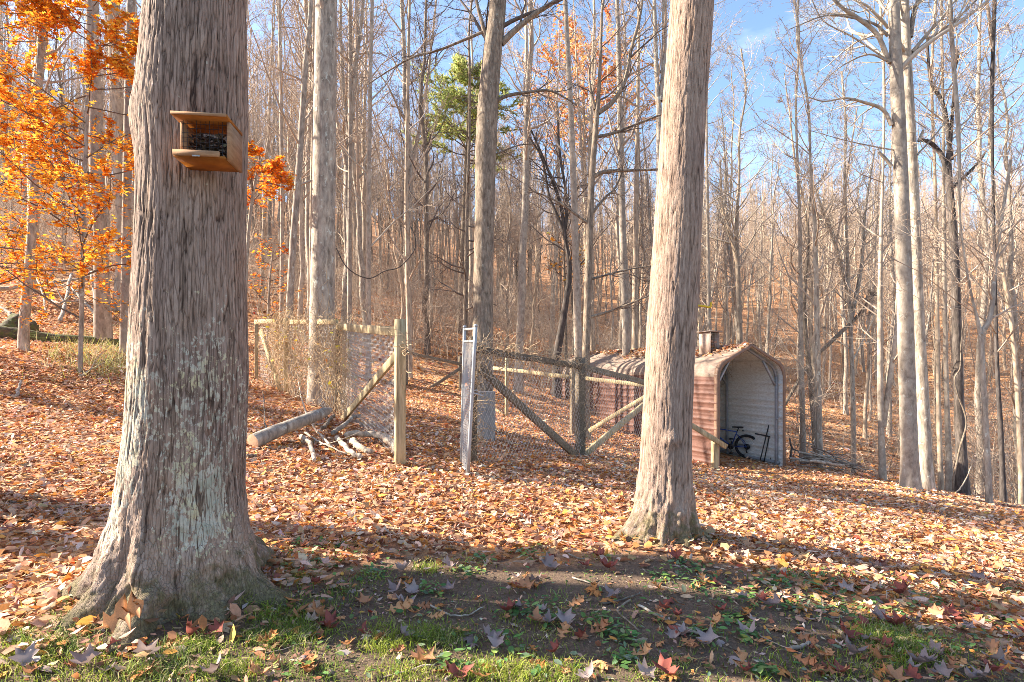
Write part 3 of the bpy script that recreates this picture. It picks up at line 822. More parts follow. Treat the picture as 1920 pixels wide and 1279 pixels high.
# a tree just outside the picture whose shadow crosses the yard
hero('bare_tree', 'tree standing off beyond the huge maple whose shadow crosses the yard', 'tree', wf=1.0, pix=[(-420, 1000, 190), (-420, 500, 172), (-415, 0, 160)], d=4.68, H=18, mat='bark_grey', twig='twig', n1=10, t0=.5, seed=60)

hero('bare_tree', 'second tree standing off beyond the huge maple, slimmer and set nearer the yard', 'tree', [(-800, 1000, 300), (-800, 500, 290), (-795, 0, 270)], 4.26, 18, 'bark_grey', 'twig', 8, .6, 61)

hero('bare_tree', 'slim tree off along the hillside, shading the leaves below the mossy log', 'tree', wf=1.0, pix=[(-560, 620, 44), (-560, 400, 40), (-555, 0, 36)], d=10.5, H=15, mat='bark_grey', twig='twig', n1=14, t0=.25, seed=62)
hero('bare_tree', 'thicker tree off along the hillside, nearer than the slim one', 'tree', wf=1.0, pix=[(-900, 700, 60), (-900, 400, 55), (-895, 0, 50)], d=9.3, H=16, mat='bark_grey', twig='twig', n1=14, t0=.3, seed=63)
# ------------------------------------------------------------------ foliage that hangs on
def leaf_shape(kind):
    """outline of a leaf, base at the origin, tip along +x, as (n, 2); first point is the stalk end"""
    if kind == 'oak':
        h = [(0, .015), (.12, .03), (.20, .10), (.27, .23), (.31, .07), (.38, .06), (.48, .18), (.62, .36), (.57, .14), (.64, .09), (.72, .15), (.88, .27), (.82, .11), (.90, .08), (1, 0)]
    elif kind == 'maple':
        h = [(0, .01), (.02, .18), (-.05, .34), (.16, .30), (.30, .52), (.40, .38), (.46, .17), (.66, .22), (.74, .12), (1, 0)]
    else:
        h = [(0, .01), (.2, .20), (.5, .27), (.78, .15), (1, 0)]
    h = np.array(h)
    return h

def leaf_template(kind, curl=.25, fold=.25):
    """vertices and triangles of one leaf, length 1; midrib strip with both halves"""
    h = leaf_shape(kind)
    n = len(h)
    mid = np.stack([np.clip(h[:, 0], 0, 1), np.zeros(n), np.zeros(n)], -1)
    up = np.stack([h[:, 0], h[:, 1], h[:, 1] * fold], -1)
    dn = np.stack([h[:, 0], -h[:, 1], h[:, 1] * fold], -1)
    V = np.concatenate([mid, up[:-1], dn[:-1]])
    T = []
    U = lambda i: n + i if i < n - 1 else n - 1
    D = lambda i: 2 * n - 1 + i if i < n - 1 else n - 1
    for i in range(n - 1):
        for a in ((i, i + 1, U(i + 1)), (i, U(i + 1), U(i)), (i, D(i), D(i + 1)), (i, D(i + 1), i + 1)):
            if len(set(a)) == 3: T.append(a)
    V[:, 2] += curl * (V[:, 0] - .45) ** 2
    V[:, 0] -= .5
    return V, np.array(T)

FAR = (np.array([(-.5, 0, .04), (-.15, .30, .10), (.2, .27, .02), (.5, 0, .06), (.18, -.28, .09), (-.18, -.29, .0)]), np.array([(0, 2, 1), (0, 3, 2), (0, 4, 3), (0, 5, 4)]))
STAR = (np.array([(-.5, 0, 0), (-.42, .34, .06), (-.12, .20, .03), (.02, .50, .10), (.18, .18, .02), (.52, 0, .05), (.18, -.18, .02), (.02, -.50, .10), (-.12, -.20, .03), (-.42, -.34, .06)]), np.array([(0, 2, 1), (2, 4, 3), (4, 6, 5), (6, 8, 7), (8, 0, 9), (0, 8, 2), (2, 8, 6), (2, 6, 4)]))
QUAD = (np.array([(-.5, 0, 0), (0, .33, .08), (.5, 0, 0), (0, -.33, .08)]), np.array([(0, 2, 1), (0, 3, 2)]))

def rotmats(g, n, tilt, yaw=None, nrmv=None):
    """random rotations: yaw about z, then tilt by up to tilt radians (array) about a random level axis"""
    y = g.uniform(0, 2 * np.pi, n) if yaw is None else yaw
    ax = g.uniform(0, 2 * np.pi, n)
    c, s = np.cos(y), np.sin(y)
    Z = np.zeros((n, 3, 3)); Z[:, 0, 0] = c; Z[:, 0, 1] = -s; Z[:, 1, 0] = s; Z[:, 1, 1] = c; Z[:, 2, 2] = 1
    k = np.stack([np.cos(ax), np.sin(ax), ax * 0], -1)
    K = np.zeros((n, 3, 3))
    K[:, 0, 1] = -k[:, 2]; K[:, 0, 2] = k[:, 1]; K[:, 1, 0] = k[:, 2]; K[:, 1, 2] = -k[:, 0]; K[:, 2, 0] = -k[:, 1]; K[:, 2, 1] = k[:, 0]
    st, ct = np.sin(tilt)[:, None, None], np.cos(tilt)[:, None, None]
    return (np.eye(3)[None] + st * K + (1 - ct) * (K @ K)) @ Z

def scatter(tpl, pos, rot, size, col, curl=None):
    V, T = tpl
    n = len(pos)
    v = V[None] * size[:, None, None]
    v = v * np.stack([np.ones(n), .62 + .5 * ((np.arange(n) * .618) % 1), np.ones(n)], -1)[:, None, :]
    if curl is not None:
        v = v.copy(); v[:, :, 2] += curl[:, None] * size[:, None] * ((V[None, :, 0]) ** 2 + (V[None, :, 1]) ** 2 * 1.6)
    v = np.einsum('nij,nkj->nki', rot, v) + pos[:, None]
    t = (T[None] + (np.arange(n) * len(V))[:, None, None]).reshape(-1, 3)
    return v.reshape(-1, 3), t, np.repeat(col, len(V), 0)

def pick(g, n, pal, wts, jit=.18):
    p = np.array(pal)[g.choice(len(pal), n, p=np.array(wts) / sum(wts))]
    return np.clip(p * (1 + g.normal(0, jit, (n, 1))) * (1 + g.normal(0, jit * .35, (n, 3))), .01, .95)

ORANGE = [(.85, .30, .028), (.90, .40, .045), (.76, .20, .02), (.93, .52, .08), (.60, .14, .02)]

def foliage_mesh(g, parts, n, size, pal, wts, tilt=.5, drop=.03, tpl=None, lv=(1, 2)):
    """leaves hung on branch polylines"""
    pos = []
    for k in lv:
        Pc = parts[k][0]
        m, npt, _ = Pc.shape
        c = n // len(lv)
        i = g.integers(0, m, c); f = g.random(c) ** .7 * (npt - 1.001); j = f.astype(int); a = (f - j)[:, None]
        pos.append(Pc[i, j] * (1 - a) + Pc[i, j + 1] * a)
    pos = np.concatenate(pos) + g.normal(0, drop, (len(np.concatenate(pos)), 3))
    N = len(pos)
    sz = g.uniform(size[0], size[1], N)
    # neighbouring leaves share a tone, as sprays do
    tone = fbm(pos * 1.4, 2)[:, None]
    col = np.clip(pick(g, N, pal, wts) * (1 + tone * np.array([.12, .45, .6])), .01, .95)
    V, T, C = scatter(tpl or STAR, pos, rotmats(g, N, g.normal(0, tilt, N)), sz, col, g.uniform(-.5, .4, N))
    return mesh_np('foliage', V, None, T, M['leaf_tree'], C)

def leafy(name, label, pix, d, H, mat, n1, t0, seed, Lmax, nleaf, size, pal, wts, k=(5, 4, 0), a=(55, 85), up=.05, cat='tree', sides=10, limbs=(), t1L=None, twig='twig_dark', group=None, tpl=False):
    g = np.random.default_rng(seed)
    pts = np.array([P(q[0], q[1], q[3] if len(q) > 3 else d) for q in pix]); rad = np.array([q[2] / 2 * d / F * .93 for q in pix])
    pts[0, 2] = tz(pts[0, 0], pts[0, 1]) - .08
    org = pts[0] + [0, 0, .08]
    arr = poly(np.concatenate([pts - org, rad[:, None]], 1), 26)
    root = empty(name, org); tag(root, label, cat, group)
    link('trunk', trunk_mesh(arr[:, :3], np.maximum(arr[:, 3], .006), sides, M[mat], seed=seed), root)
    parts = branches(g, arr[:, :3], arr[:, 3], n1, t0, t1L or (lambda t, L: Lmax * (1.1 - .7 * t)), k[0], k[1], k[2], a, up, .14)
    link('branches', crown_mesh(parts, M[twig], 'branches'), root)
    link('foliage', foliage_mesh(g, parts, nleaf, size, pal, wts, tpl=QUAD if tpl is None else None), root)
    ALL_TREES.append((org[0], org[1], .5))
    return root

leafy('young_maple', 'young maple full of glowing orange leaves beside the huge trunk', [(150, 640, 9), (156, 450, 8), (162, 250, 7), (172, 80, 5), (180, -80, 3)], 9.4, 8, 'bark_grey', 40, .10, 71, 2.2, 15500, (.045, .10), ORANGE, (4, 4, 2, 2, 1), up=.0, a=(62, 88))
leafy('young_maple', 'orange-leaved young maple at the very edge of the hillside', [(-60, 640, 9), (-50, 400, 8), (-40, 150, 6), (-30, -60, 3)], 10.3, 8, 'bark_grey', 30, .12, 72, 2.1, 9500, (.045, .10), ORANGE, (3, 3, 3, 1, 2))
leafy('young_maple', 'small orange-leaved maple peeping out beyond the huge trunk', [(455, 640, 8), (462, 500, 7), (472, 380, 6), (488, 290, 3)], 11.5, 5, 'bark_grey', 13, .62, 73, 1.45, 1700, (.06, .11), ORANGE, (4, 2, 3, 0.6, 2), up=-.03)
leafy('young_maple', 'sapling with sparse red-orange leaves low beside the fence corner', [(500, 590, 5), (505, 540, 4), (512, 470, 3)], 15.5, 3, 'bark_grey', 12, .2, 74, 1.1, 330, (.06, .12), ORANGE, (2, 1, 4, 1, 3))
leafy('oak_tree', 'tall oak still holding a thin veil of orange leaves above the shed', [(1100, 640, 11), (1098, 400, 9), (1095, 250, 7), (1092, 90, 4)], 33, 22, 'bark_far', 26, .42, 75, 7.0, 15000, (.10, .20), [(.84, .42, .14), (.78, .36, .16), (.80, .46, .26), (.88, .54, .12)], (3, 3, 3, 1), k=(6, 5, 0), tpl=None, a=(35, 70), twig='twig')
leafy('oak_tree', 'little oak with last yellow-orange leaves half way up beyond the pen', [(1062, 650, 7), (1060, 560, 6), (1058, 490, 4), (1062, 420, 2)], 21, 6, 'bark_brown', 12, .4, 76, 1.6, 260, (.08, .14), ORANGE, (2, 3, 0.5, 3, 0.5))

def pine(px, d, H, label, seed):
    g = np.random.default_rng(seed)
    b = gpt(px, 640); b = np.array([(px - 960) / F * d, d, 0]); b[2] = tz(b[0], d) - .1
    root = empty('pine_tree', b); tag(root, label, 'pine')
    tp = poly([(0, 0, 0), (.2, 0, H * .4), (.4, .1, H * .75), (.5, 0, H)], 30); tr = np.linspace(.19, .02, 30)
    link('trunk', trunk_mesh(tp, tr, 9, M['bark_brown'], seed=seed), root)
    P1, R1 = spawn(g, tp[None], tr[None], 64, .56, 1.0, lambda t, L: 2.5 * np.interp(t, [0, .12, .4, .75, 1], [.35, .5, .85, 1, .25]), 60, 95, 6, .08, .08, .4, .008)
    P2, R2 = spawn(g, P1, R1, 10, .25, 1.0, lambda t, L: np.maximum(L * .35, .3), 25, 60, 4, .08, .12, .5, .005)
    link('branches', crown_mesh([(P1, R1, 4), (P2, R2, 3)], M['twig_dark'], 'branches'), root)
    # needle tufts: each a spray of long thin blades
    keep = fbm(P2[:, -1] * .55 + 3, 2) > -.5
    P2 = P2[keep]
    m = len(P2); per = 60
    i = np.repeat(np.arange(m), per); f = g.random(m * per) * 2.99; j = f.astype(int); a = (f - j)[:, None]
    pos = P2[i, j] * (1 - a) + P2[i, j + 1] * a
    d0 = nrm(g.normal(0, 1, (m * per, 3)) + nrm(P2[i, 3] - P2[i, 2]) * .9 + [0, 0, .25])
    sd_ = nrm(np.cross(d0, g.normal(0, 1, d0.shape)))
    L = g.uniform(.16, .30, (m * per, 1)); w = .026
    V = np.stack([pos - sd_ * w, pos + sd_ * w, pos + d0 * L], 1).reshape(-1, 3)
    T = np.arange(len(V)).reshape(-1, 3)
    col = pick(g, m * per, [(.44, .49, .16), (.56, .60, .21), (.64, .60, .25), (.30, .37, .11)], (3, 3, 2, 1))
    link('needles', mesh_np('needles', V, None, T, M['leaf_tree'], np.repeat(col, 3, 0)), root)
    ALL_TREES.append((b[0], b[1], .8))
pine(862, 30, 14.2, 'tall green pine standing out among the bare trees beyond the gateway', 81)

# ------------------------------------------------------------------ the woods: bare trees, copied
def forest_tree(seed, H, r0, lean, fork, t0, n1, mat, twig, Lm):
    g = np.random.default_rng(seed)
    k = 20
    t = np.linspace(0, 1, k)
    ph = g.uniform(0, 6.28)
    tp = np.stack([lean * t ** 1.5 * H * np.cos(ph) + np.cumsum(g.normal(0, .06, k)), lean * t ** 1.5 * H * np.sin(ph) + np.cumsum(g.normal(0, .06, k)), t * H], -1)
    tp -= tp[0]
    tr = r0 * (1 - t) ** .75 + .012
    parts = branches(g, tp, tr, n1, t0, lambda q, L: Lm * (1.1 - .75 * q), 4, 5, 4 if H > 12 else 3, (28, 62), .12, .15, rmin=.0042)
    tm = trunk_mesh(tp, tr, 9, M[mat], flare=.25, seed=seed)
    if fork:
        s = tp[k // 3]
        q = poly([s, s + [.7 * math.cos(ph + 2), .7 * math.sin(ph + 2), H * .18], s + [1.5 * math.cos(ph + 2), 1.5 * math.sin(ph + 2), H * .55]], 12)
        qr = np.linspace(tr[k // 3] * .75, .02, 12)
        parts.append((q[None], qr[None], 6))
        P1, R1 = spawn(g, q[None], qr[None], 9, .2, .98, lambda t_, L: 2.4 * (1.1 - .6 * t_), 28, 60, 6, .1, .15, .6, .008)
        P2, R2 = spawn(g, P1, R1, 5, .2, .97, lambda t_, L: L * .5, 28, 60, 4, .08, .16, .6, .006)
        P3, R3 = spawn(g, P2, R2, 5, .2, .97, lambda t_, L: L * .5, 28, 60, 3, .05, .16, .6, .005)
        parts += [(P1, R1, 4), (P2, R2, 3), (P3, R3, 3)]
    return tm, crown_mesh(parts, M[twig])

KINDS = [forest_tree(101, 23, .14, .02, False, .35, 26, 'bark_pale', 'twig', 3.6), forest_tree(102, 21, .115, .04, False, .28, 26, 'bark_far', 'twig', 3.2),
         forest_tree(103, 19, .13, .06, True, .35, 20, 'bark_grey', 'twig', 3.4), forest_tree(104, 23, .17, .02, True, .4, 20, 'bark_far', 'twig', 4.0),
         forest_tree(105, 15, .075, .05, False, .2, 30, 'bark_pale', 'twig', 2.0), forest_tree(106, 13, .07, .10, True, .2, 24, 'bark_far', 'twig', 2.2),
         forest_tree(107, 17, .095, .03, False, .25, 28, 'bark_brown', 'twig_dark', 2.6), forest_tree(108, 9, .055, .08, False, .15, 26, 'bark_far', 'twig', 1.6)]
SEEN = [(250, 'among the orange leaves on the hillside'), (470, 'behind the huge maple'), (590, 'between huge maple and thick lichened trunk'), (745, 'above the vine-covered fence panel'), (880, 'through the pen gateway'), (1000, 'behind the gate and the brown trunk'), (1110, 'above the far end of the mesh fence'),
        (1215, 'close beside the leaning maple'), (1300, 'behind the leaning maple'), (1480, 'above the shed'), (1600, 'past the brush pile'), (1690, 'between brush pile and touching trunks'), (1750, 'behind the touching pair of trunks'), (1850, 'about the black vine-wrapped trunk'), (9999, 'past the Y-forked tree')]
BANDS = ['at the wood edge', 'well inside the woods', 'deep in the woods']
LOOKS = ['tall pale straight tree', 'tall tan straight tree', 'grey two-stemmed tree', 'stout tan forked tree', 'slim pale pole-like tree', 'slender crooked forked tree', 'brown-barked tree', 'thin young bare tree']
SHED_O = np.array([4.5, 12.5]); SHED_B = nrm(np.array([-.38, .925])); SHED_R = np.array([SHED_B[1], -SHED_B[0]])

def keep_clear(x, y):
    if y < 30 and abs(x / y - (862 - 960) / F) < .045: return False
    """true where a scattered tree may stand: outside the yard, the pen and the shed"""
    if y < 12.5 + max(0, -x) * .12 and -9 < x < 9.5: return False
    if x > 0 and y < 15 and x < y * .72: return False
    q = np.array([x, y]) - SHED_O
    if -1.0 < q @ SHED_R < 3.4 and -4 < q @ SHED_B < 9.5: return False
    if -5.5 < x < 2 and y < 17: return False
    for a, b, r in ALL_TREES:
        if (x - a) ** 2 + (y - b) ** 2 < (r + .45) ** 2: return False
    return True

def plant_woods(n):
    g = np.random.default_rng(55)
    c = 0
    tries = 0
    while c < n and tries < 30000:
        tries += 1
        y = 13 + 62 * g.random() ** .95
        x = g.uniform(-1.02, 1.02) * y
        if not keep_clear(x, y): continue
        k = g.choice(len(KINDS), p=[.2, .17, .11, .08, .16, .08, .12, .08])
        if y > 35 and k in (4, 5, 7): continue
        zone = 0 if x < -.42 * y else (1 if x < .33 * y else 2)
        if zone == 2 and y < 32 and g.random() < .45: continue
        if zone == 0 and y < 26 and g.random() < .4: continue
        r = empty('bare_tree', (x, y, tz(x, y) - .05), g.uniform(0, 6.28))
        s = g.uniform(.75, 1.1) * (.86 if zone == 2 else 1.0) * (1.0 if y < 30 else .88)
        r.scale = (s, s, s * g.uniform(.92, 1.1))
        band = 0 if y < 27 else (1 if y < 45 else 2)
        where = [w for e, w in SEEN if 960 + x / y * F < e][0]
        lab = '%s %s, %s' % (LOOKS[k], where, BANDS[band])
        tag(r, lab, 'tree', 'bare woodland trees ' + where)
        link('trunk', KINDS[k][0], r); link('crown', KINDS[k][1], r)
        ALL_TREES.append((x, y, .15))
        c += 1
plant_woods(255)


def instanced(name, sources, pts, kind, rot, scl, label, cat):
    """one object of scattered copies of unlinked source objects: for what nobody could count"""
    me = bpy.data.meshes.new(name)
    me.vertices.add(len(pts)); me.vertices.foreach_set('co', np.asarray(pts, np.float32).ravel())
    for nm, tp, v in (('kind', 'INT', kind), ('yaw', 'FLOAT', rot), ('size', 'FLOAT', scl)):
        a = me.attributes.new(nm, tp, 'POINT'); a.data.foreach_set('value', np.asarray(v, np.int32 if tp == 'INT' else np.float32))
    o = link(name, me)
    ng = bpy.data.node_groups.new(name, 'GeometryNodeTree')
    ng.interface.new_socket('Geometry', in_out='INPUT', socket_type='NodeSocketGeometry')
    ng.interface.new_socket('Geometry', in_out='OUTPUT', socket_type='NodeSocketGeometry')
    N, L = ng.nodes, ng.links
    gi, go = N.new('NodeGroupInput'), N.new('NodeGroupOutput')
    jn = N.new('GeometryNodeJoinGeometry')
    def attr(nm, tp):
        q = N.new('GeometryNodeInputNamedAttribute'); q.data_type = tp; q.inputs['Name'].default_value = nm
        return q.outputs['Attribute']
    ak, ay, asz = attr('kind', 'INT'), attr('yaw', 'FLOAT'), attr('size', 'FLOAT')
    cx = N.new('ShaderNodeCombineXYZ'); L.new(ay, cx.inputs[2])
    e2 = N.new('FunctionNodeEulerToRotation'); L.new(cx.outputs[0], e2.inputs[0])
    for k, s in enumerate(sources):
        cm = N.new('FunctionNodeCompare'); cm.data_type = 'INT'; cm.operation = 'EQUAL'
        ia = [q for q in cm.inputs if q.type == 'INT']
        L.new(ak, ia[0]); ia[1].default_value = k
        oi = N.new('GeometryNodeObjectInfo'); oi.inputs['Object'].default_value = s; oi.inputs['As Instance'].default_value = True
        ip = N.new('GeometryNodeInstanceOnPoints')
        L.new(gi.outputs[0], ip.inputs['Points']); L.new(cm.outputs[0], ip.inputs['Selection'])
        L.new(oi.outputs['Geometry'], ip.inputs['Instance']); L.new(e2.outputs[0], ip.inputs['Rotation']); L.new(asz, ip.inputs['Scale'])
        L.new(ip.outputs[0], jn.inputs[0])
    L.new(jn.outputs[0], go.inputs[0])
    md = o.modifiers.new('scatter', 'NODES'); md.node_group = ng
    return tag(o, label, cat, kind='stuff')

def whole_tree(name, seed, H, r0, mat, fork=False, Lm=2.6, n1=24):
    tm, cm = forest_tree(seed, H, r0, .04, fork, .3, n1, mat, 'twig', Lm)
    v1 = np.empty(len(tm.vertices) * 3, np.float32); tm.vertices.foreach_get('co', v1)
    v2 = np.empty(len(cm.vertices) * 3, np.float32); cm.vertices.foreach_get('co', v2)
    def quads(m):
        a = np.empty(len(m.loops), np.int32); m.loops.foreach_get('vertex_index', a); return a.reshape(-1, 4)
    q1, q2 = quads(tm), quads(cm)
    me = mesh_np(name, np.concatenate([v1.reshape(-1, 3), v2.reshape(-1, 3)]), np.concatenate([q1, q2 + len(tm.vertices)]), None, M[mat], None, True)
    me.materials.append(M['twig'])
    me.polygons.foreach_set('material_index', np.concatenate([np.zeros(len(q1)), np.ones(len(q2))]).astype(np.int32))
    bpy.data.meshes.remove(tm); bpy.data.meshes.remove(cm)
    return bpy.data.objects.new(name, me)

def far_woods():
    """the woods beyond: too many and too far to tell apart, one mass"""
    g = np.random.default_rng(66)
    src = [whole_tree('far_tree', 201, 17, .10, 'bark_far'), whole_tree('far_tree', 202, 15, .085, 'bark_pale', True), whole_tree('far_tree', 203, 18, .11, 'bark_far', False, 3.0), whole_tree('far_tree', 204, 12, .06, 'bark_brown', False, 1.8, 18)]
    n = 1500
    y = 42 + 125 * g.random(n) ** 1.0
    x = g.uniform(-1.05, 1.05, n) * y
    z = terr(x, y) - .1
    instanced('distant_woods', src, np.stack([x, y, z], -1), g.integers(0, 4, n), g.uniform(0, 6.28, n), g.uniform(.7, 1.1, n), 'mass of bare grey-brown trees covering the far hills', 'woods')
far_woods()

def underbrush():
    """whippy stems and brush under the trees"""
    g = np.random.default_rng(77)
    src = []
    for q_ in range(5):
        n = 22
        x, y = g.normal(0, .8, n), g.normal(0, .8, n)
        h = g.uniform(.5, 4.0, n) ** 1.0
        t = np.linspace(0, 1, 6)
        le = g.normal(0, .18, (n, 2)); cu = g.normal(0, .25, (n, 2))
        Pt = np.stack([x[:, None] + (le[:, :1] * t + cu[:, :1] * t ** 2) * h[:, None], y[:, None] + (le[:, 1:] * t + cu[:, 1:] * t ** 2) * h[:, None], -.15 + t * h[:, None] * (1 - .12 * t)], -1)
        Rt = g.uniform(.006, .016, n)[:, None] * (1 - .75 * t)[None]
        mb = MB(); mb.tubes(Pt, Rt, 3)
        P1, R1 = spawn(g, Pt, Rt, 7, .2, .98, lambda q, L: L * .4 * (1.1 - .6 * q), 25, 60, 4, .06, .2, .7, .004); mb.tubes(P1, R1, 3)
        P2, R2 = spawn(g, P1, R1, 4, .2, .98, lambda q, L: L * .5, 25, 60, 3, .06, .2, .7, .003); mb.tubes(P2, R2, 3)
        src.append(bpy.data.objects.new('brush_clump', mb.me('brush_clump', M['twig'], True)))
    n = 330
    y = 14 + 46 * g.random(n) ** 1.1
    x = g.uniform(-1, 1, n) * y
    q = np.stack([x, y], -1) - SHED_O
    ok = ~((q @ SHED_R > -2.2) & (q @ SHED_R < 3.6) & (q @ SHED_B > -6) & (q @ SHED_B < 9.8)) & ~((x > -6.5) & (x < 3) & (y < 18.5)) & ~((x > 0) & (y < 15.5) & (x < .72 * y)) & ~((x < -4) & (y < 19))
    ok &= ~((x > .33 * y) & (g.random(n) < .65))
    x, y = x[ok], y[ok]; n = len(x)
    instanced('underbrush', src, np.stack([x, y, terr(x, y)], -1), g.integers(0, 5, n), g.uniform(0, 6.28, n), g.uniform(.6, 1.15, n), 'thicket of bare brown whips and brush under the trees', 'undergrowth')
underbrush()
# ------------------------------------------------------------------ ground litter
LEAFPAL = [(.52, .28, .15), (.60, .37, .23), (.66, .47, .34), (.58, .23, .075), (.68, .30, .07), (.42, .18, .09), (.28, .12, .075), (.62, .49, .41), (.46, .08, .045), (.70, .42, .10)]
LEAFW = [5.5, 6, 4.5, 3.2, 1.8, 2.6, 1.5, 1.1, .2, .35]

def litter():
    g = np.random.default_rng(91)
    def place(n, y0, y1, spread=1.0):
        y = np.sqrt(g.uniform(y0 ** 2, y1 ** 2, n))
        x = g.uniform(-1, 1, n) * (y * .95 + .5)
        return x, y
    def cover(x, y):
        s = soil_amount(x, y)
        c = 1 - s * .93
        # on the right-hand bank leaves and weeds share the soil
        c = np.maximum(c, .30 * (x < -.9)); bank = np.clip((x - .9 - .25 * (3 - y)) / .9, 0, 1) * np.clip((y - 2.0) / .8, 0, 1)
        c = np.maximum(c, bank * .75)
        q = np.stack([x, y], -1) - SHED_O
        inside = (q @ SHED_R > .05) & (q @ SHED_R < 1.95) & (q @ SHED_B > .6) & (q @ SHED_B < 8)
        c = np.where(inside, .25, c)
        c *= np.where((x + 1.73) ** 2 + (y - 3.1) ** 2 < .30 ** 2, 0, 1) * np.where((x - 1.2) ** 2 + (y - 4.45) ** 2 < .2 ** 2, 0, 1)
        return c
    mb = MB()
    CURL = (np.array([(-.5, .02, 0), (-.2, .20, .16), (.2, .22, .20), (.5, .04, .05), (.25, -.12, .02), (-.2, -.14, .0)]), np.array([(0, 2, 1), (0, 3, 2), (0, 4, 3), (0, 5, 4)]))
    for (y0, y1, n, mixw, sz, lift) in ((1.7, 5.2, 26000, (.22, .38, .40, 0), (.036, .095), .024), (5.2, 9.5, 54000, (.05, .50, .45, 0), (.042, .095), .034), (9.5, 17, 60000, (0, 0, .15, .85), (.055, .11), .036), (17, 44, 34000, (0, 0, 0, 1), (.14, .30), .03)):
        x, y = place(n, y0, y1)
        ok = g.random(n) < cover(x, y)
        # heaps and thin places
        ok &= g.random(n) < np.clip(.85 + fbm(np.stack([x * 1.1, y * 1.1, x * 0], -1), 2) * .6, .25, 1)
        if y0 >= 9.5:
            q = np.stack([x, y], -1) - SHED_O
            ok &= ~((q @ SHED_R > -.05) & (q @ SHED_R < 2.05) & (q @ SHED_B > 1.2) & (q @ SHED_B < 8))
        x, y = x[ok], y[ok]
        which = g.choice(4, len(x), p=mixw)
        for w_, tpl in enumerate((STAR, FAR, CURL, QUAD)):
            xx, yy = x[which == w_], y[which == w_]
            m = len(xx)
            if not m: continue
            s = soil_amount(xx, yy)
            pos = np.stack([xx, yy, terr(xx, yy) + g.random(m) * lift * (1 - .6 * s) + .006], -1)
            tilt = np.abs(g.normal(0, .50, m)) * (1 - .3 * s)
            col = pick(g, m, LEAFPAL, LEAFW, .16)
            tone = fbm(pos * .8, 2)[:, None]
            col = np.clip(col * (1 + tone * np.array([.22, .28, .3])), .01, .9)
            size = sz[0] + (sz[1] - sz[0]) * g.random(m) ** 1.4
            v_, t_, c_ = scatter(tpl, pos, rotmats(g, m, tilt), size * (1 - .2 * s), col, g.uniform(-1.3, 1.1, m))
            mb.add(v_, None, t_, c_)
    o = mb.build('fallen_leaves', M['leaf'])
    tag(o, 'carpet of dry orange and tan leaves over the ground', 'leaves', kind='stuff')
    # leaves caught round the feet of the two near trunks
    for (cx_, cy_, r0_, r1_, n) in ((-1.75, 3.1, .34, .80, 330), (1.21, 4.45, .20, .50, 200)):
        an = g.uniform(0, 6.28, n); rr = r0_ + (r1_ - r0_) * g.random(n)
        x, y = cx_ + rr * np.cos(an), cy_ + rr * np.sin(an)
        pos = np.stack([x, y, terr(x, y) + g.uniform(.01, .05, n)], -1)
        v_, t_, c_ = scatter(FAR, pos, rotmats(g, n, np.abs(g.normal(0, .55, n))), g.uniform(.04, .10, n), pick(g, n, LEAFPAL, LEAFW), g.uniform(-1.3, 1.1, n))
        tag(link('fallen_leaves', mesh_np('fallen_leaves', v_, None, t_, M['leaf'], c_)), 'leaves caught about the foot of the huge maple' if cx_ < 0 else 'leaves caught about the foot of the leaning maple', 'leaves', kind='stuff')
    # crumbs on the bare soil: leaf scraps, bark bits, straw
    n = 26000
    x, y = place(n, 1.7, 4.8)
    ok = g.random(n) < soil_amount(x, y) * np.clip(.6 + fbm(np.stack([x * 2.5, y * 2.5, x * 0], -1), 3) * 1.2, .05, 1)
    x, y = x[ok], y[ok]; m = len(x)
    pos = np.stack([x, y, terr(x, y) + g.uniform(.001, .008, m)], -1)
    col = pick(g, m, [(.34, .22, .14), (.46, .34, .24), (.20, .13, .09), (.55, .45, .33), (.40, .18, .08), (.10, .07, .05)], (4, 3, 4, 1.2, 1.5, 3), .25)
    v_, t_, c_ = scatter(QUAD, pos, rotmats(g, m, np.abs(g.normal(0, .35, m))), .007 + .03 * g.random(m) ** 3, col, g.uniform(-.5, .5, m))
    tag(link('soil_crumbs', mesh_np('soil_crumbs', v_, None, t_, M['leaf'], c_)), 'crumbs of leaf, bark and straw on the bare soil', 'litter', kind='stuff')
litter()

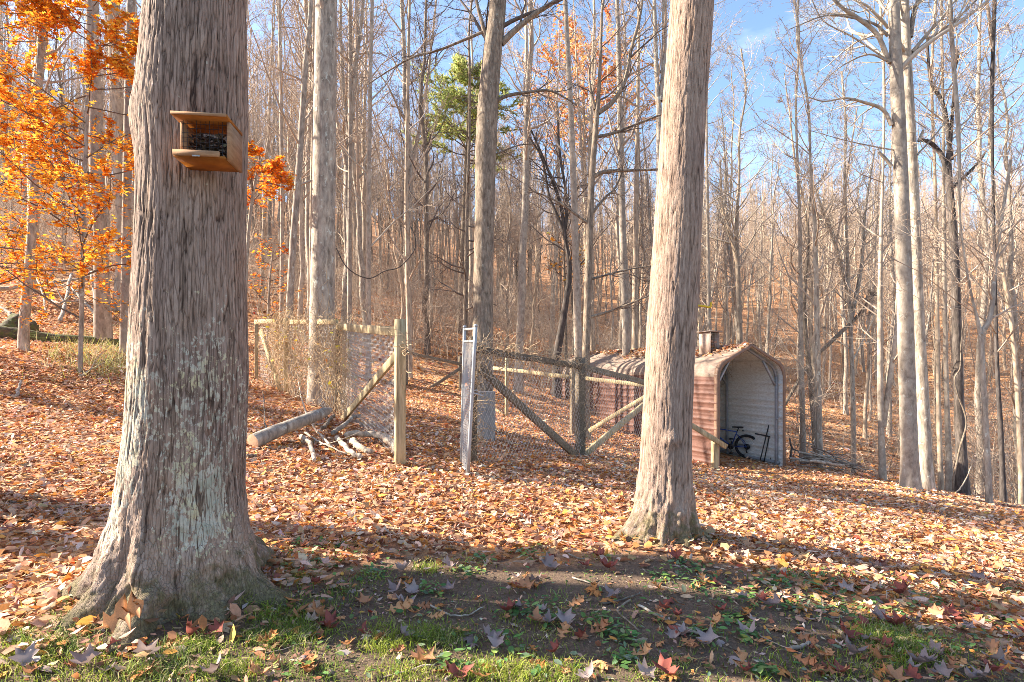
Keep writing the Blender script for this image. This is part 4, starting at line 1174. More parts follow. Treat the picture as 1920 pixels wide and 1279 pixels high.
def grass():
    g = np.random.default_rng(92)
    mb = MB()
    # tufts where the photograph has them: (px, py, spread px, blades, height)
    T = [(40, 1235, 60, 520, .06), (110, 1215, 50, 420, .07), (190, 1255, 60, 300, .055), (20, 1190, 30, 200, .06), (330, 1225, 40, 300, .065), (370, 1215, 30, 350, .07), (300, 1265, 60, 500, .07), (430, 1255, 50, 500, .07), (520, 1160, 45, 520, .075),
         (530, 1195, 45, 520, .075), (580, 1185, 40, 350, .07), (600, 1260, 60, 320, .06), (480, 1200, 30, 200, .06), (645, 1110, 28, 220, .06), (690, 1085, 25, 160, .06), (800, 1070, 18, 230, .08), (640, 1030, 30, 160, .06), (720, 1215, 30, 330, .07), (715, 1180, 30, 180, .06), (790, 1195, 40, 480, .08), (840, 1200, 35, 350, .07),
         (760, 1262, 50, 420, .06), (960, 1262, 60, 700, .06), (1040, 1268, 50, 480, .06), (890, 1262, 40, 360, .06), (1240, 1255, 40, 320, .05), (1640, 1185, 40, 700, .07), (1680, 1205, 50, 1000, .07), (1720, 1232, 50, 900, .07), (1500, 1080, 25, 150, .05), (1290, 1000, 25, 260, .08), (1330, 1010, 20, 140, .06), (1120, 1040, 40, 140, .05), (560, 1080, 40, 240, .06), (600, 1130, 50, 260, .05),
         (1000, 1180, 60, 300, .045), (1050, 1145, 50, 240, .045), (150, 1165, 60, 350, .07), (455, 1130, 25, 160, .09), (900, 1130, 60, 150, .04), (1500, 1240, 80, 300, .045), (1600, 1255, 60, 260, .05), (870, 1060, 40, 110, .05), (1290, 930, 8, 40, .10), (1378, 945, 8, 40, .10), (1850, 1230, 60, 200, .05), (1860, 1000, 120, 240, .05), (1780, 975, 120, 160, .05), (330, 1275, 200, 450, .05), (60, 1275, 150, 500, .055)]
    px, py, hh, ts = [], [], [], []
    for (a, b, s, n, h) in T:
        n = int(n * .72); px.append(g.normal(a, s * .75, n)); py.append(np.minimum(g.normal(b, s * .30, n), 1330)); hh.append(np.full(n, h * .78)); ts.append(np.full(n, g.random()))
    n = 5200
    px.append(g.uniform(-100, 2000, n)); py.append(1279 - 240 * g.random(n) ** 1.4 + 30); hh.append(np.full(n, .04)); ts.append(g.random(n))
    px, py, hh, ts = map(np.concatenate, (px, py, hh, ts))
    # drop each onto the ground (two rounds of the sight-line equation are enough on ground this even)
    d = np.full(len(px), 3.0)
    for _ in range(8):
        d = np.clip((EYE - terr((px - 960) / F * d, d)) * F / np.maximum(py - HOR, 60), 1.4, 12)
    x = (px - 960) / F * d; y = d
    rr = (x + 1.73) ** 2 + (y - 3.1) ** 2
    ok = rr > .36 ** 2
    x, y, hh, ts = x[ok], y[ok], hh[ok], ts[ok]
    m = len(x)
    base = np.stack([x, y, terr(x, y) - .004], -1)
    h = hh * g.uniform(.5, 1.25, m)
    le = g.normal(0, .75, (m, 2)); w = g.uniform(.0012, .0026, m)
    yaw = g.uniform(0, np.pi, m); sx = np.stack([np.cos(yaw), np.sin(yaw), yaw * 0], -1) * w[:, None]
    mid = base + np.stack([le[:, 0] * h * .35, le[:, 1] * h * .35, h * .62], -1)
    tip = base + np.stack([le[:, 0] * h * 1.0, le[:, 1] * h * 1.0, h * (1 - .25 * np.minimum(1, (le ** 2).sum(1)))], -1)
    V = np.stack([base - sx, base + sx, mid + sx * .8, mid - sx * .8, tip], 1).reshape(-1, 3)
    k = np.arange(m)[:, None] * 5
    Q = k + np.array([[0, 1, 2, 3]]); Tt = k + np.array([[3, 2, 4]])
    pal = np.array([(.22, .29, .035), (.32, .37, .05), (.15, .21, .045), (.42, .40, .13), (.46, .38, .21)])
    pi = np.where(g.random(m) < .78, (ts * 2.99).astype(int), 3 + (g.random(m) < .5))
    col = pal[pi] * (1 + g.normal(0, .18, (m, 1)))
    me = mesh_np('grass', V, Q, Tt, M['grass'], np.repeat(np.clip(col, .01, .8), 5, 0))
    tag(link('grass', me), 'tufts of short green grass on the bare soil', 'grass', kind='stuff')
grass()

def weeds():
    """small broad-leaved weeds hugging the soil"""
    g = np.random.default_rng(93)
    C = [(1010, 1140, 45), (1040, 1165, 35), (960, 1150, 30), (1300, 1085, 40), (1330, 1110, 45), (1390, 1130, 45), (1440, 1095, 40), (1470, 1090, 30), (1290, 1060, 35), (1530, 1110, 45), (1560, 1140, 50), (1620, 1150, 50), (1380, 1165, 30), (1400, 1195, 30), (1560, 1085, 40), (1690, 1150, 50), (1740, 1130, 45), (1840, 1170, 60), (1790, 1215, 50), (1130, 1165, 30), (1140, 1185, 25), (1180, 1205, 25), (880, 1075, 25), (990, 1040, 30), (900, 1050, 20), (700, 1075, 30), (560, 1050, 35), (620, 1025, 35), (800, 1110, 30), (1250, 1080, 30), (1330, 1190, 40), (1430, 1265, 30), (850, 1250, 40), (940, 1210, 50), (1180, 1240, 30), (1480, 1140, 30), (540, 1030, 40), (600, 1060, 40), (1870, 1100, 60), (1660, 1095, 50)]
    px = np.concatenate([g.normal(a, s * .6, 42) for a, b, s in C]); py = np.concatenate([g.normal(b, s * .25, 42) for a, b, s in C])
    px = np.concatenate([px, g.uniform(500, 1920, 420)]); py = np.concatenate([py, g.uniform(1030, 1279, 420)])
    d = np.full(len(px), 3.0)
    for _ in range(8):
        d = np.clip((EYE - terr((px - 960) / F * d, d)) * F / np.maximum(py - HOR, 60), 1.4, 12)
    x = (px - 960) / F * d
    m = len(x)
    pos = np.stack([x, d, terr(x, d) + g.uniform(.008, .035, m)], -1)
    OV = (np.array([(-.5, 0, 0), (-.2, .24, .05), (.2, .26, .03), (.5, 0, -.04), (.2, -.26, .03), (-.2, -.24, .05)]), np.array([(0, 2, 1), (0, 3, 2), (0, 4, 3), (0, 5, 4)]))
    col = pick(g, m, [(.10, .20, .06), (.15, .27, .08), (.22, .32, .09), (.20, .27, .16), (.32, .38, .08)], (3, 3, 1.5, 2, .5), .2)
    V, T, Cc = scatter(OV, pos, rotmats(g, m, np.abs(g.normal(0, .35, m))), g.uniform(.018, .055, m), col)
    tag(link('ground_weeds', mesh_np('ground_weeds', V, None, T, M['grass'], Cc)), 'low broad-leaved green weeds among the leaves', 'weeds', kind='stuff')
weeds()

# ------------------------------------------------------------------ the big single leaves on the soil: pieces of the ground
def leaf_mesh(kind, col, curl, fold):
    V, T = leaf_template(kind, curl, fold)
    V = V.copy(); V[:, :2] += .05 * np.stack([np.sin(V[:, 1] * 13 + curl * 5), np.sin(V[:, 0] * 11 + fold * 9)], -1) * (np.abs(V[:, 1:2]) > .02); V[:, 2] += .16 * np.sin(V[:, 0] * 5 + curl * 9) * np.abs(V[:, 1]) + .05 * np.sin(V[:, 1] * 9)
    c = np.tile(np.array(col), (len(V), 1)).astype(float)
    n = len(leaf_shape(kind))
    c[:n] *= 1.22                                  # pale midrib
    return mesh_np('oak_leaf', V, None, T, M['leaf'], np.clip(c, 0, .95), True)

def place_leaf(o, p, size, yaw, tilt, roll, mat=None):
    o.location = [float(q) for q in p]
    o.rotation_euler = (roll, tilt, yaw)
    o.scale = (size, size, size)

def big_leaves():
    g = np.random.default_rng(94)
    V = []
    for kind, col in (('oak', (.50, .24, .11)), ('oak', (.58, .29, .13)), ('oak', (.40, .17, .08)), ('maple', (.34, .26, .235)), ('maple', (.28, .205, .185)), ('maple', (.46, .22, .11)), ('oak', (.46, .19, .06)), ('maple', (.26, .075, .055))):
        for c, f in (((.5, .25), (-.5, -.3), (.9, .5)) if kind == 'oak' else ((1.3, .5), (-1.1, -.55), (1.6, .75))):
            V.append(leaf_mesh(kind, col, c, f))
    px = np.concatenate([g.uniform(560, 1920, 190), g.uniform(0, 620, 34), g.uniform(1250, 1920, 60)])
    py = np.concatenate([1279 - 235 * g.random(190) ** 1.0, g.uniform(1175, 1279, 34), g.uniform(1090, 1279, 60)])
    w = np.array([3, 3, 3, 3, 3, 3, 2, 2, 2, 2.4] * 3)[:24]
    for a, b in zip(px, py):
        p = gpt(a, b, .012 + .012 * g.random())
        if (p[0] + 1.75) ** 2 + (p[1] - 3.1) ** 2 < .5 ** 2: continue
        me = V[g.choice(24, p=w / w.sum())]
        o = link('oak_leaf' if 'oak' in me.name else 'leaf', me, ground)
        place_leaf(o, p, g.uniform(.06, .125), g.uniform(0, 6.28), g.normal(0, .25), g.normal(0, .3))
    # the ones that stand out: things of their own
    S = [(222, 1152, .225, .75, -.62, .15, 0, 'very large tan oak leaf propped against the root of the huge maple'),
         (868, 1195, .125, 2.6, .2, .1, 1, 'tan oak leaf lying flat on bare soil near the green tuft'),
         (1080, 1140, .115, .4, -.3, .2, 0, 'rusty oak leaf arched on bare soil, mid-way between the two maples'),
         (1130, 1185, .11, 2.9, .3, -.2, 1, 'curled tan oak leaf below the forked twig'),
         (972, 1112, .14, 3.3, -.2, .3, 6, 'dark rusty folded oak leaf on the shaded soil'),
         (1395, 1262, .16, 1.7, -.5, .2, 0, 'brown oak leaf standing up at the bottom edge of the yard'),
         (750, 1150, .15, .3, -.2, .3, 1, 'pale orange oak leaf over a darker one beside the grey twig'),
         (1000, 1230, .075, 2, .1, .1, 18, 'small rust-coloured leaf on green weeds'),
         (1715, 1165, .17, 2.9, -.25, .15, 1, 'large pinkish oak leaf on the leafy bank above the grass clump')]
    for a, b, s, yw, ti, ro, k, lab in S:
        p = gpt(a, b, .03)
        o = link('fallen_leaf', V[k * 3 if k * 3 < 24 else 18])
        place_leaf(o, p, s, yw, ti, ro)
        tag(o, lab, 'leaf', 'single big leaves on the soil')
    o = [q for q in COL.objects if q.name.startswith('fallen_leaf') and q.get('label', '').startswith('very large')][0]
    o.location = [float(q) for q in P(232, 1152, 2.40)]
    ax = Vector((.86, .12, .48)).normalized(); no = Vector((.25, -.80, .52)); no = (no - ax * no.dot(ax)).normalized()
    from mathutils import Matrix
    sy = no.cross(ax)
    o.rotation_euler = Matrix(((ax.x, sy.x, no.x), (ax.y, sy.y, no.y), (ax.z, sy.z, no.z))).to_euler()
big_leaves()

def stick(name, label, pix, r0, r1, cat='stick', mat='bark_grey', group=None, up=.012, sides=6, cap=True, forks=0, seed=1, lifts=None, d=None):
    """a stick lying along photo pixels on the ground; lifts raise single points above the ground"""
    g = np.random.default_rng(seed)
    if d is None:
        pts = np.array([gpt(a, b, up + (lifts[i] if lifts else 0)) for i, (a, b) in enumerate(pix)])
    else:
        pts = np.array([[(a - 960) / F * d[i], d[i], tz((a - 960) / F * d[i], d[i]) + up + (lifts[i] if lifts else 0)] for i, (a, b) in enumerate(pix)])
    n = max(8, len(pix) * 4)
    c = poly(pts, n)
    c += g.normal(0, r0 * .25, c.shape)
    org = c[0].copy(); c = c - org
    mb = MB(); mb.tubes(c, np.linspace(r0, r1, n), sides, cap)
    if forks:
        P2, R2 = spawn(g, c[None], np.linspace(r0, r1, n)[None], forks, .25, .9, lambda t, L: L * .4, 25, 55, 5, .02, .12, .7, .002)
        mb.tubes(P2, R2, 4)
    o = mb.build(name, M[mat], None, True)
    o.location = [float(v) for v in org]
    tag(o, label, cat, group)
    return o

TW = 'twigs on the shaded soil'
stick('fallen_twig', 'grey twig bent like a shallow bowl on the soil', [(800, 1136), (832, 1152), (848, 1158), (880, 1157), (906, 1142)], .006, .003, group=TW, seed=2)
stick('fallen_twig', 'thin straight grey twig behind the forked twig', [(1072, 1086), (1112, 1098), (1150, 1111)], .005, .003, group=TW, seed=3)
stick('fallen_twig', 'brown forked twig, upper arm', [(1130, 1136), (1165, 1128), (1202, 1115)], .006, .004, mat='bark_brown', group=TW, seed=4)
stick('fallen_twig', 'brown bent twig just under the forked one', [(1182, 1128), (1158, 1148), (1178, 1168), (1198, 1186)], .006, .004, mat='bark_brown', group=TW, seed=5)
stick('fallen_twig', 'long pale grey stick slanting down the bare soil', [(1196, 1138), (1240, 1162), (1290, 1184), (1326, 1198)], .008, .006, group=TW, seed=6)
stick('fallen_twig', 'short stout white broken stick', [(1478, 1222), (1500, 1216), (1524, 1206)], .011, .009, mat='bark_pale', group=TW, seed=7)
stick('fallen_twig', 'curled strip of brown bark among weeds on the bank', [(1560, 1176), (1580, 1195), (1596, 1218)], .013, .008, mat='bark_brown', group=TW, seed=8)
stick('fallen_twig', 'grey twig beside the roots of the huge maple', [(0, 1108), (40, 1090), (90, 1066)], .006, .004, group=TW, seed=9, forks=2)
stick('fallen_twig', 'long thin twig lying on leaves uphill of the huge maple', [(0, 945), (60, 944), (120, 946)], .006, .004, group=TW, seed=10)
stick('fallen_twig', 'short dark twig under the shade edge', [(1066, 1042), (1085, 1050), (1098, 1050)], .007, .005, mat='bark_brown', group=TW, seed=11)
stick('fallen_twig', 'grey twig poking out beside white stick', [(1270, 1183), (1300, 1190), (1322, 1193)], .009, .006, group=TW, seed=12)
stick('fallen_twig', 'twig under leaves at the lower edge of the yard', [(835, 1279), (850, 1270), (862, 1262)], .006, .004, group=TW, seed=13)

# sawn log and thrown branches by the left fence panel
def log():
    a = gpt(474, 842, .085); b = gpt(618, 790, .20)
    b = P(622, 768, a[1] + 1.15)
    c = poly([a, a * .6 + b * .4 + [0, 0, .01], b], 22)
    org = c[0].copy()
    r = np.linspace(.088, .072, 22); r[-4:] *= [.95, .8, .62, .35]
    V, Q, T = tubes(c - org, r, 16)
    cc = np.repeat(c - org, 16, 0)
    o_ = V - cc
    V = cc + o_ * (1 + .10 * fbm(V * 7, 3) + np.where(np.arange(len(V)) > 18 * 16, .35 * vn(V * 22), 0))[:, None]
    root = empty('fallen_log', org)
    tag(root, 'sawn grey log with a splintered end lying below the vine-covered fence', 'log')
    link('bark', mesh_np('bark', V, Q, None, M['bark_grey'], None, True), root)
    t = nrm(c[1] - c[0])
    mb = MB()
    k = np.arange(16)
    ring = V[:16]
    rings = [ring * s - t * .004 * (s < 1) for s in (1, .66, .33)]
    VV = np.concatenate(rings + [[-t * .005]])
    QQ = [[q * 16 + i, q * 16 + (i + 1) % 16, (q + 1) * 16 + (i + 1) % 16, (q + 1) * 16 + i] for q in range(2) for i in range(16)]
    mb.add(VV, QQ, [[32 + i, 32 + (i + 1) % 16, 48] for i in range(16)])
    mb.build('sawn_end', plain('fresh_cut_wood', (.62, .42, .26), .8, .2, (30, 30, 30)), root)
log()
M['bark_cut'] = bark('peeled_branch', (.24, .18, .13), (.47, .385, .295), (.62, .54, .43), 14, 14., None, .6, .3)
BG = 'branches thrown down by the fence post'
stick('dead_branch', 'stubby grey branch curling down from the log', [(564, 826), (580, 842), (586, 860), (590, 874)], 0.0290, 0.0216, 'branch', 'bark_cut', BG, 0.065, 8, seed=21)
stick('dead_branch', 'long whip leaning up against the vines behind the log', [(622, 846), (596, 826), (570, 792), (560, 756), (548, 702)], 0.0174, 0.0054, 'branch', 'bark_cut', BG, 0.065, 6, seed=22, lifts=[0, .04, .16, .30, .55], forks=2)
stick('dead_branch', 'straight cut branch pointing up to the fence brace', [(624, 822), (648, 808), (672, 794)], 0.0348, 0.0270, 'branch', 'bark_grey', BG, 0.075, 8, seed=23, lifts=[0, .03, .06])
stick('dead_branch', 'pale branch slanting down through the leaves', [(630, 828), (652, 852), (676, 868)], 0.0348, 0.0270, 'branch', 'bark_cut', BG, 0.060, 8, seed=24)
stick('dead_branch', 'thick pale curved branch ending against the tall post', [(648, 826), (690, 828), (712, 832), (730, 846), (746, 864)], 0.0406, 0.0486, 'branch', 'bark_cut', BG, 0.070, 10, seed=25, lifts=[0, .03, .04, .05, .02])
stick('dead_branch', 'short dark branch stub standing in the leaves', [(606, 812), (616, 802), (626, 792)], 0.0290, 0.0243, 'branch', 'bark_brown', BG, 0.065, 7, seed=26, lifts=[0, .03, .05])
stick('dead_branch', 'broad white slab of split branch lying flat', [(660, 836), (680, 848), (696, 856)], 0.0493, 0.0297, 'branch', 'bark_cut', BG, 0.055, 8, seed=27)
stick('dead_branch', 'thin pale twigs crossing over the branch heap', [(572, 820), (594, 836), (616, 846), (650, 862)], 0.0159, 0.0081, 'branch', 'bark_cut', BG, 0.065, 6, seed=28, forks=3)
stick('dead_branch', 'thin upright sucker near the sawn log end', [(500, 812), (496, 798), (493, 764)], 0.0145, 0.0081, 'branch', 'bark_brown', BG, 0.045, 6, seed=29, lifts=[0, .06, .22])
stick('dead_branch', 'dark short stick by the sawn log end', [(462, 866), (472, 864), (482, 863)], 0.0203, 0.0162, 'branch', 'bark_brown', BG, 0.055, 6, seed=30)

def loose_twigs():
    g = np.random.default_rng(150)
    n = 420
    y = np.sqrt(g.uniform(2.0 ** 2, 9.5 ** 2, n)); x = g.uniform(-1, 1, n) * (y * .95 + .4)
    ok = ((x + 1.73) ** 2 + (y - 3.1) ** 2 > .6 ** 2) & ((x - 1.2) ** 2 + (y - 4.45) ** 2 > .4 ** 2)
    x, y = x[ok], y[ok]; n = len(x)
    an = g.uniform(0, 6.28, n); L = g.uniform(.05, .34, n)
    q = []
    for k in range(5):
        an = an + g.normal(0, .22, n)
        if k: x, y = x + np.cos(an) * L / 4, y + np.sin(an) * L / 4
        q.append(np.stack([x, y, terr(x, y) + np.where(soil_amount(x, y) > .5, .008, .034) + g.uniform(0, .012, n)], -1))
    Pt = np.stack(q, 1)
    mb = MB(); mb.tubes(Pt, g.uniform(.0016, .0045, n)[:, None] * np.linspace(1, .5, 5)[None], 4)
    tag(mb.build('twig_litter', M['twig'], None, True), 'thin twigs strewn over the leaves and soil', 'twigs', kind='stuff')
loose_twigs()
# ------------------------------------------------------------------ the fenced pen
def post(root, a, top, w=.10, mat='wood_post', name='post', lean=(0, 0)):
    """square post standing at a (x, y) with its top at height top; coordinates are taken relative to root"""
    o = np.array(root.location)
    b = np.array([a[0], a[1], tz(a[0], a[1]) - .2]); t = np.array([a[0] + lean[0], a[1] + lean[1], top])
    return MB().beam(b - o, t - o, w, w, (math.cos(.4), math.sin(.4), 0), rag=.002).build(name, M[mat], root)

def board(root, a, b, w=.04, h=.09, mat='wood_post', name='rail'):
    o = np.array(root.location)
    return MB().beam(np.array(a) - o, np.array(b) - o, w, h, rag=.003).build(name, M[mat], root)

def netting(root, a0, a1, t0, t1, kind, pitch, name='wire_mesh', off=.0, r=.0012):
    """wire netting between two bottom points a0, a1 and heights t0, t1 above them"""
    a0, a1 = np.array(a0, float), np.array(a1, float)
    o = np.array(root.location)
    L = np.linalg.norm((a1 - a0)[:2])
    side = nrm(np.array([-(a1 - a0)[1], (a1 - a0)[0], 0]))
    def at(u, v):     # u along, v up (0..1)
        q = a0 + (a1 - a0) * u[..., None] / L
        q = q.copy(); q[..., 2] += (t0 + (t1 - t0) * u / L) * v
        q += side * (off + .012 * np.sin(u * 2.3 + v * 3) * 1.0)[..., None]
        return q - o
    mb = MB()
    H = (t0 + t1) / 2
    if kind == 'hex':
        cols = int(L / pitch); rows = int(H / (pitch * .85))
        n = rows * 2 + 1
        v = np.linspace(0, 1, n)
        zig = np.tile([0, 0, 1, 1], n)[:n] * .5
        for s in (0, 1):
            u = (np.arange(cols)[:, None] + (zig if s == 0 else 1 - zig)[None]) * pitch
            u = np.clip(u, 0, L)
            mb.tubes(at(u, np.broadcast_to(v, u.shape)), np.full(u.shape, r), 3)
    else:
        cols = int((L + H) / pitch); slope = .62 * H
        for s in (1, -1):
            u0 = np.arange(-int(slope / pitch) - 1, int(L / pitch) + int(slope / pitch) + 2) * pitch
            u = u0[:, None] + s * np.linspace(0, slope, 14)[None]
            v = np.broadcast_to(np.linspace(0, 1, 14), u.shape)
            good = (u >= -pitch) & (u <= L + pitch)
            for k in range(len(u)):
                g = np.where(good[k])[0]
                if len(g) > 1:
                    uu = np.clip(u[k, g], 0, L)
                    mb.tubes(at(uu, v[k, g]), np.full(len(g), r), 3)
    ob = mb.build(name, M['wire'], root)
    tag(ob, kind='stuff')
    return ob

def G(x, y, up=0.): return np.array([x, y, tz(x, y) + up])

# left panel run: tall gate post back to the far corner
LA, LB, LC, LD = P(750, 885, 6.5), P(633, 770, 10.0), P(536, 742, 11.8), P(481, 726, 13.6)
lf = empty('wire_fence', G(LA[0], LA[1]))
tag(lf, 'old timber and wire fence with a tall gate post and dry vines', 'fence')
post(lf, LA, P(750, 599, 6.5)[2], .115)
post(lf, LB, P(633, 606, 10)[2], .09, 'wood_dark'); post(lf, LC, P(540, 597, 11.8)[2], .08); post(lf, LD, P(480, 598, 13.6)[2], .08)
board(lf, P(745, 622, 6.54), P(630, 612, 10.05), .04, .11); board(lf, P(632, 604, 10.05), P(538, 604, 11.9), .04, .09); board(lf, P(560, 603, 11.75), P(478, 603, 13.6), .04, .10)
board(lf, P(746, 662, 6.56), P(638, 792, 9.3), .04, .11, name='brace')
board(lf, P(489, 620, 13.3), P(526, 735, 12.1), .06, .13, name='brace')
netting(lf, LA, LB, 1.62, 1.52, 'hex', .062, off=-.06, r=.0028)
netting(lf, LB, LC, 1.50, 1.45, 'hex', .07, off=-.05, r=.0028); netting(lf, LC, LD, 1.40, 1.45, 'hex', .08, off=-.05, r=.0028)

# right run: gate post to the corner behind the leaning maple
RA, RB, RC = P(887, 872, 7.1), P(1088, 860, 9.1), np.array([2.9, 11.3, 0])
rf = empty('wire_fence', G(RA[0], RA[1]))
tag(rf, 'diamond-mesh fence with crossed braces between the metal gate and the leaning maple', 'fence')
post(rf, RA, P(887, 631, 7.1)[2], .085, 'wood_dark'); post(rf, RB, P(1088, 670, 9.1)[2], .13, 'wood_dark'); post(rf, RC, 1.05, .12, 'wood_dark')
board(rf, P(892, 654, 7.12), P(1090, 688, 9.05), .05, .085, 'wood_dark'); board(rf, P(1086, 686, 9.12), P(1236, 724, 11.3), .05, .10, 'wood_dark')
board(rf, P(899, 690, 7.25), P(1082, 857, 8.9), .05, .11, 'wood_dark', 'brace'); board(rf, P(1092, 856, 9.2), P(1232, 738, 11.2), .05, .11, 'wood_post', 'brace')
netting(rf, G(RA[0], RA[1], .02), G(RB[0], RB[1], .02), 1.42, 1.42, 'diamond', .075, off=-.04, r=.0024)
netting(rf, G(RB[0], RB[1], .02), G(RC[0], RC[1], .02), 1.42, 1.45, 'diamond', .075, off=-.04, r=.0024)

# last bit of the run: from the corner down to a short post at the shed
SP = P(1340, 884, 12.05)
sf = empty('fence_end', G(SP[0], SP[1]))
tag(sf, 'short end post with a slanting board standing against the red shed wall', 'fence')
post(sf, SP, P(1340, 826, 12.05)[2], .125)
board(sf, P(1240, 762, 11.6), P(1362, 838, 11.95), .05, .105, 'wood_post', 'brace')

# back run of the pen
BA, BB = np.array([1.32, 12.3, 0]), np.array([-.13, 13.8, 0])
bf = empty('wire_fence', G(BB[0], BB[1]))
tag(bf, 'pale-railed inner fence of the pen standing in front of the red shed side', 'fence')
post(bf, BA, P(1074, 676, 12.3)[2], .115, 'wood_dark'); post(bf, BB, P(951, 668, 13.8)[2], .075)
board(bf, P(922, 690, 14.2), P(1074, 707, 12.25), .04, .085); board(bf, P(1074, 706, 12.35), P(1236, 726, 11.4), .04, .08)
board(bf, P(1104, 808, 12.2), P(1236, 728, 11.45), .04, .09, 'wood_post', 'brace'); board(bf, P(945, 780, 13.85), P(905, 752, 14.6), .05, .09, 'wood_post', 'brace')
netting(bf, G(BB[0], BB[1]), G(BA[0], BA[1]), 1.35, 1.38, 'diamond', .07, off=.06)
CA, CB = np.array([(863 - 960) / F * 16.5, 16.5, 0]), P(762, 700, 16.0)
cf = empty('wire_fence', G(CA[0], CA[1]))
tag(cf, 'dark old fence corner with a rail and slanting brace behind the pen', 'fence')
post(cf, CA, P(863, 668, 16.5)[2], .085, 'wood_dark'); post(cf, CB, P(762, 655, 16.0)[2], .08, 'wood_dark')
board(cf, P(762, 661, 16.0), P(864, 683, 16.45), .05, .085, 'wood_dark'); board(cf, P(762, 757, 16.1), P(864, 690, 16.4), .05, .09, 'wood_dark', 'brace')

# steel gate standing open, seen almost edge on
def gate():
    n0, n1 = P(877, 893, 6.3), P(892, 612, 6.3)
    f0, f1 = P(865, 880, 6.95), P(871, 614, 6.95)
    root = empty('metal_gate', G(n0[0], n0[1])); o = np.array(root.location)
    tag(root, 'galvanised tube gate with wire mesh standing open edge-on at the pen entrance', 'gate')
    for a, b, nm in ((n0, n1, 'near_stile'), (f0, f1, 'hinge_stile')):
        c = poly([a - o, b - o], 6)
        mb = MB(); mb.tubes(c, np.full(6, .021), 10, True)
        e = np.array([c[-1], c[-1] + [0, 0, .012], c[-1] + [0, 0, .024]])
        mb.tubes(e, np.array([.025, .023, .012]), 10, True)
        mb.build('stile', M['steel'], root, True)
    for t in (.90, .985, .03):
        a, b = n0 + (n1 - n0) * t, f0 + (f1 - f0) * t
        mb = MB(); mb.tubes(poly([a - o, b - o], 4), np.full(4, .014), 8); mb.build('crossbar', M['steel'], root, True)
    # the latch fork
    p = n0 + (n1 - n0) * .555 - o
    mb = MB(); mb.tubes(poly([p, p + [.06, -.01, -.01], p + [.11, 0, -.035]], 8), np.full(8, .010), 6, True)
    mb.tubes(poly([p + [0, 0, .02], p + [.05, .03, .03], p + [.07, .05, .0]], 8), np.full(8, .008), 6, True)
    mb.build('latch', M['steel'], root, True)
    # mesh of the leaf
    mb = MB(); L = .66
    A = lambda u, v: (n0 + (n1 - n0) * (.03 + .87 * v))[None] * (1 - u) + (f0 + (f1 - f0) * (.03 + .87 * v))[None] * u
    for s in (0, 1):
        for k in range(-26, 27):
            q = []
            for v in np.linspace(0, 1, 30):
                u = (k * .05 + (v if s else -v) * 1.25) / L * .62
                if 0 <= u <= 1: q.append(A(u, v)[0] - o)
            if len(q) > 1: mb.tubes(np.array(q), np.full(len(q), .0022), 3)
    tag(mb.build('wire_mesh', M['wire'], root), kind='stuff')
gate()

# upright log section standing by the gate post
def stump():
    b = P(911, 815, 9.3)
    b[2] = tz(b[0], b[1])
    root = empty('log_section', b); tag(root, 'grey upright log section standing like a barrel behind the gate post', 'log')
    z = np.linspace(-.08, P(911, 734, 9.3)[2] - b[2], 40)
    an = np.arange(48) * 2 * np.pi / 48
    Z, A = np.meshgrid(z, an, indexing='ij')
    r = .158 + .006 * fbm(np.stack([np.cos(A).ravel() * 3, np.sin(A).ravel() * 3, Z.ravel() * 5], -1), 3).reshape(Z.shape) - .006 * np.clip(vn(np.stack([np.cos(A).ravel() * 7, np.sin(A).ravel() * 7, Z.ravel() * 2], -1)), 0, 1).reshape(Z.shape)
    V = np.stack([(r * np.cos(A)).ravel(), (r * np.sin(A)).ravel(), Z.ravel()], -1)
    i = np.arange(39)[:, None] * 48; j = np.arange(48)[None]; k = (j + 1) % 48
    Q = np.stack([i + j, i + k, i + 48 + k, i + 48 + j], -1).reshape(-1, 4)
    link('bark', mesh_np('bark', V, Q, None, plain('weathered_grey_log', (.30, .285, .265), .95, .35, (22, 22, 9), st=.7), None, True), root)
    top = V[-48:]
    VV = np.concatenate([top, top * [.6, .6, 1] + [0, 0, .004], [[0, 0, z[-1] + .002]]])
    link('cut_top', mesh_np('cut_top', VV, [[q, (q + 1) % 48, 48 + (q + 1) % 48, 48 + q] for q in range(48)], [[48 + q, 48 + (q + 1) % 48, 96] for q in range(48)], plain('weathered_end_grain', (.34, .30, .26), .9, .3, (25, 25, 25))), root)
stump()

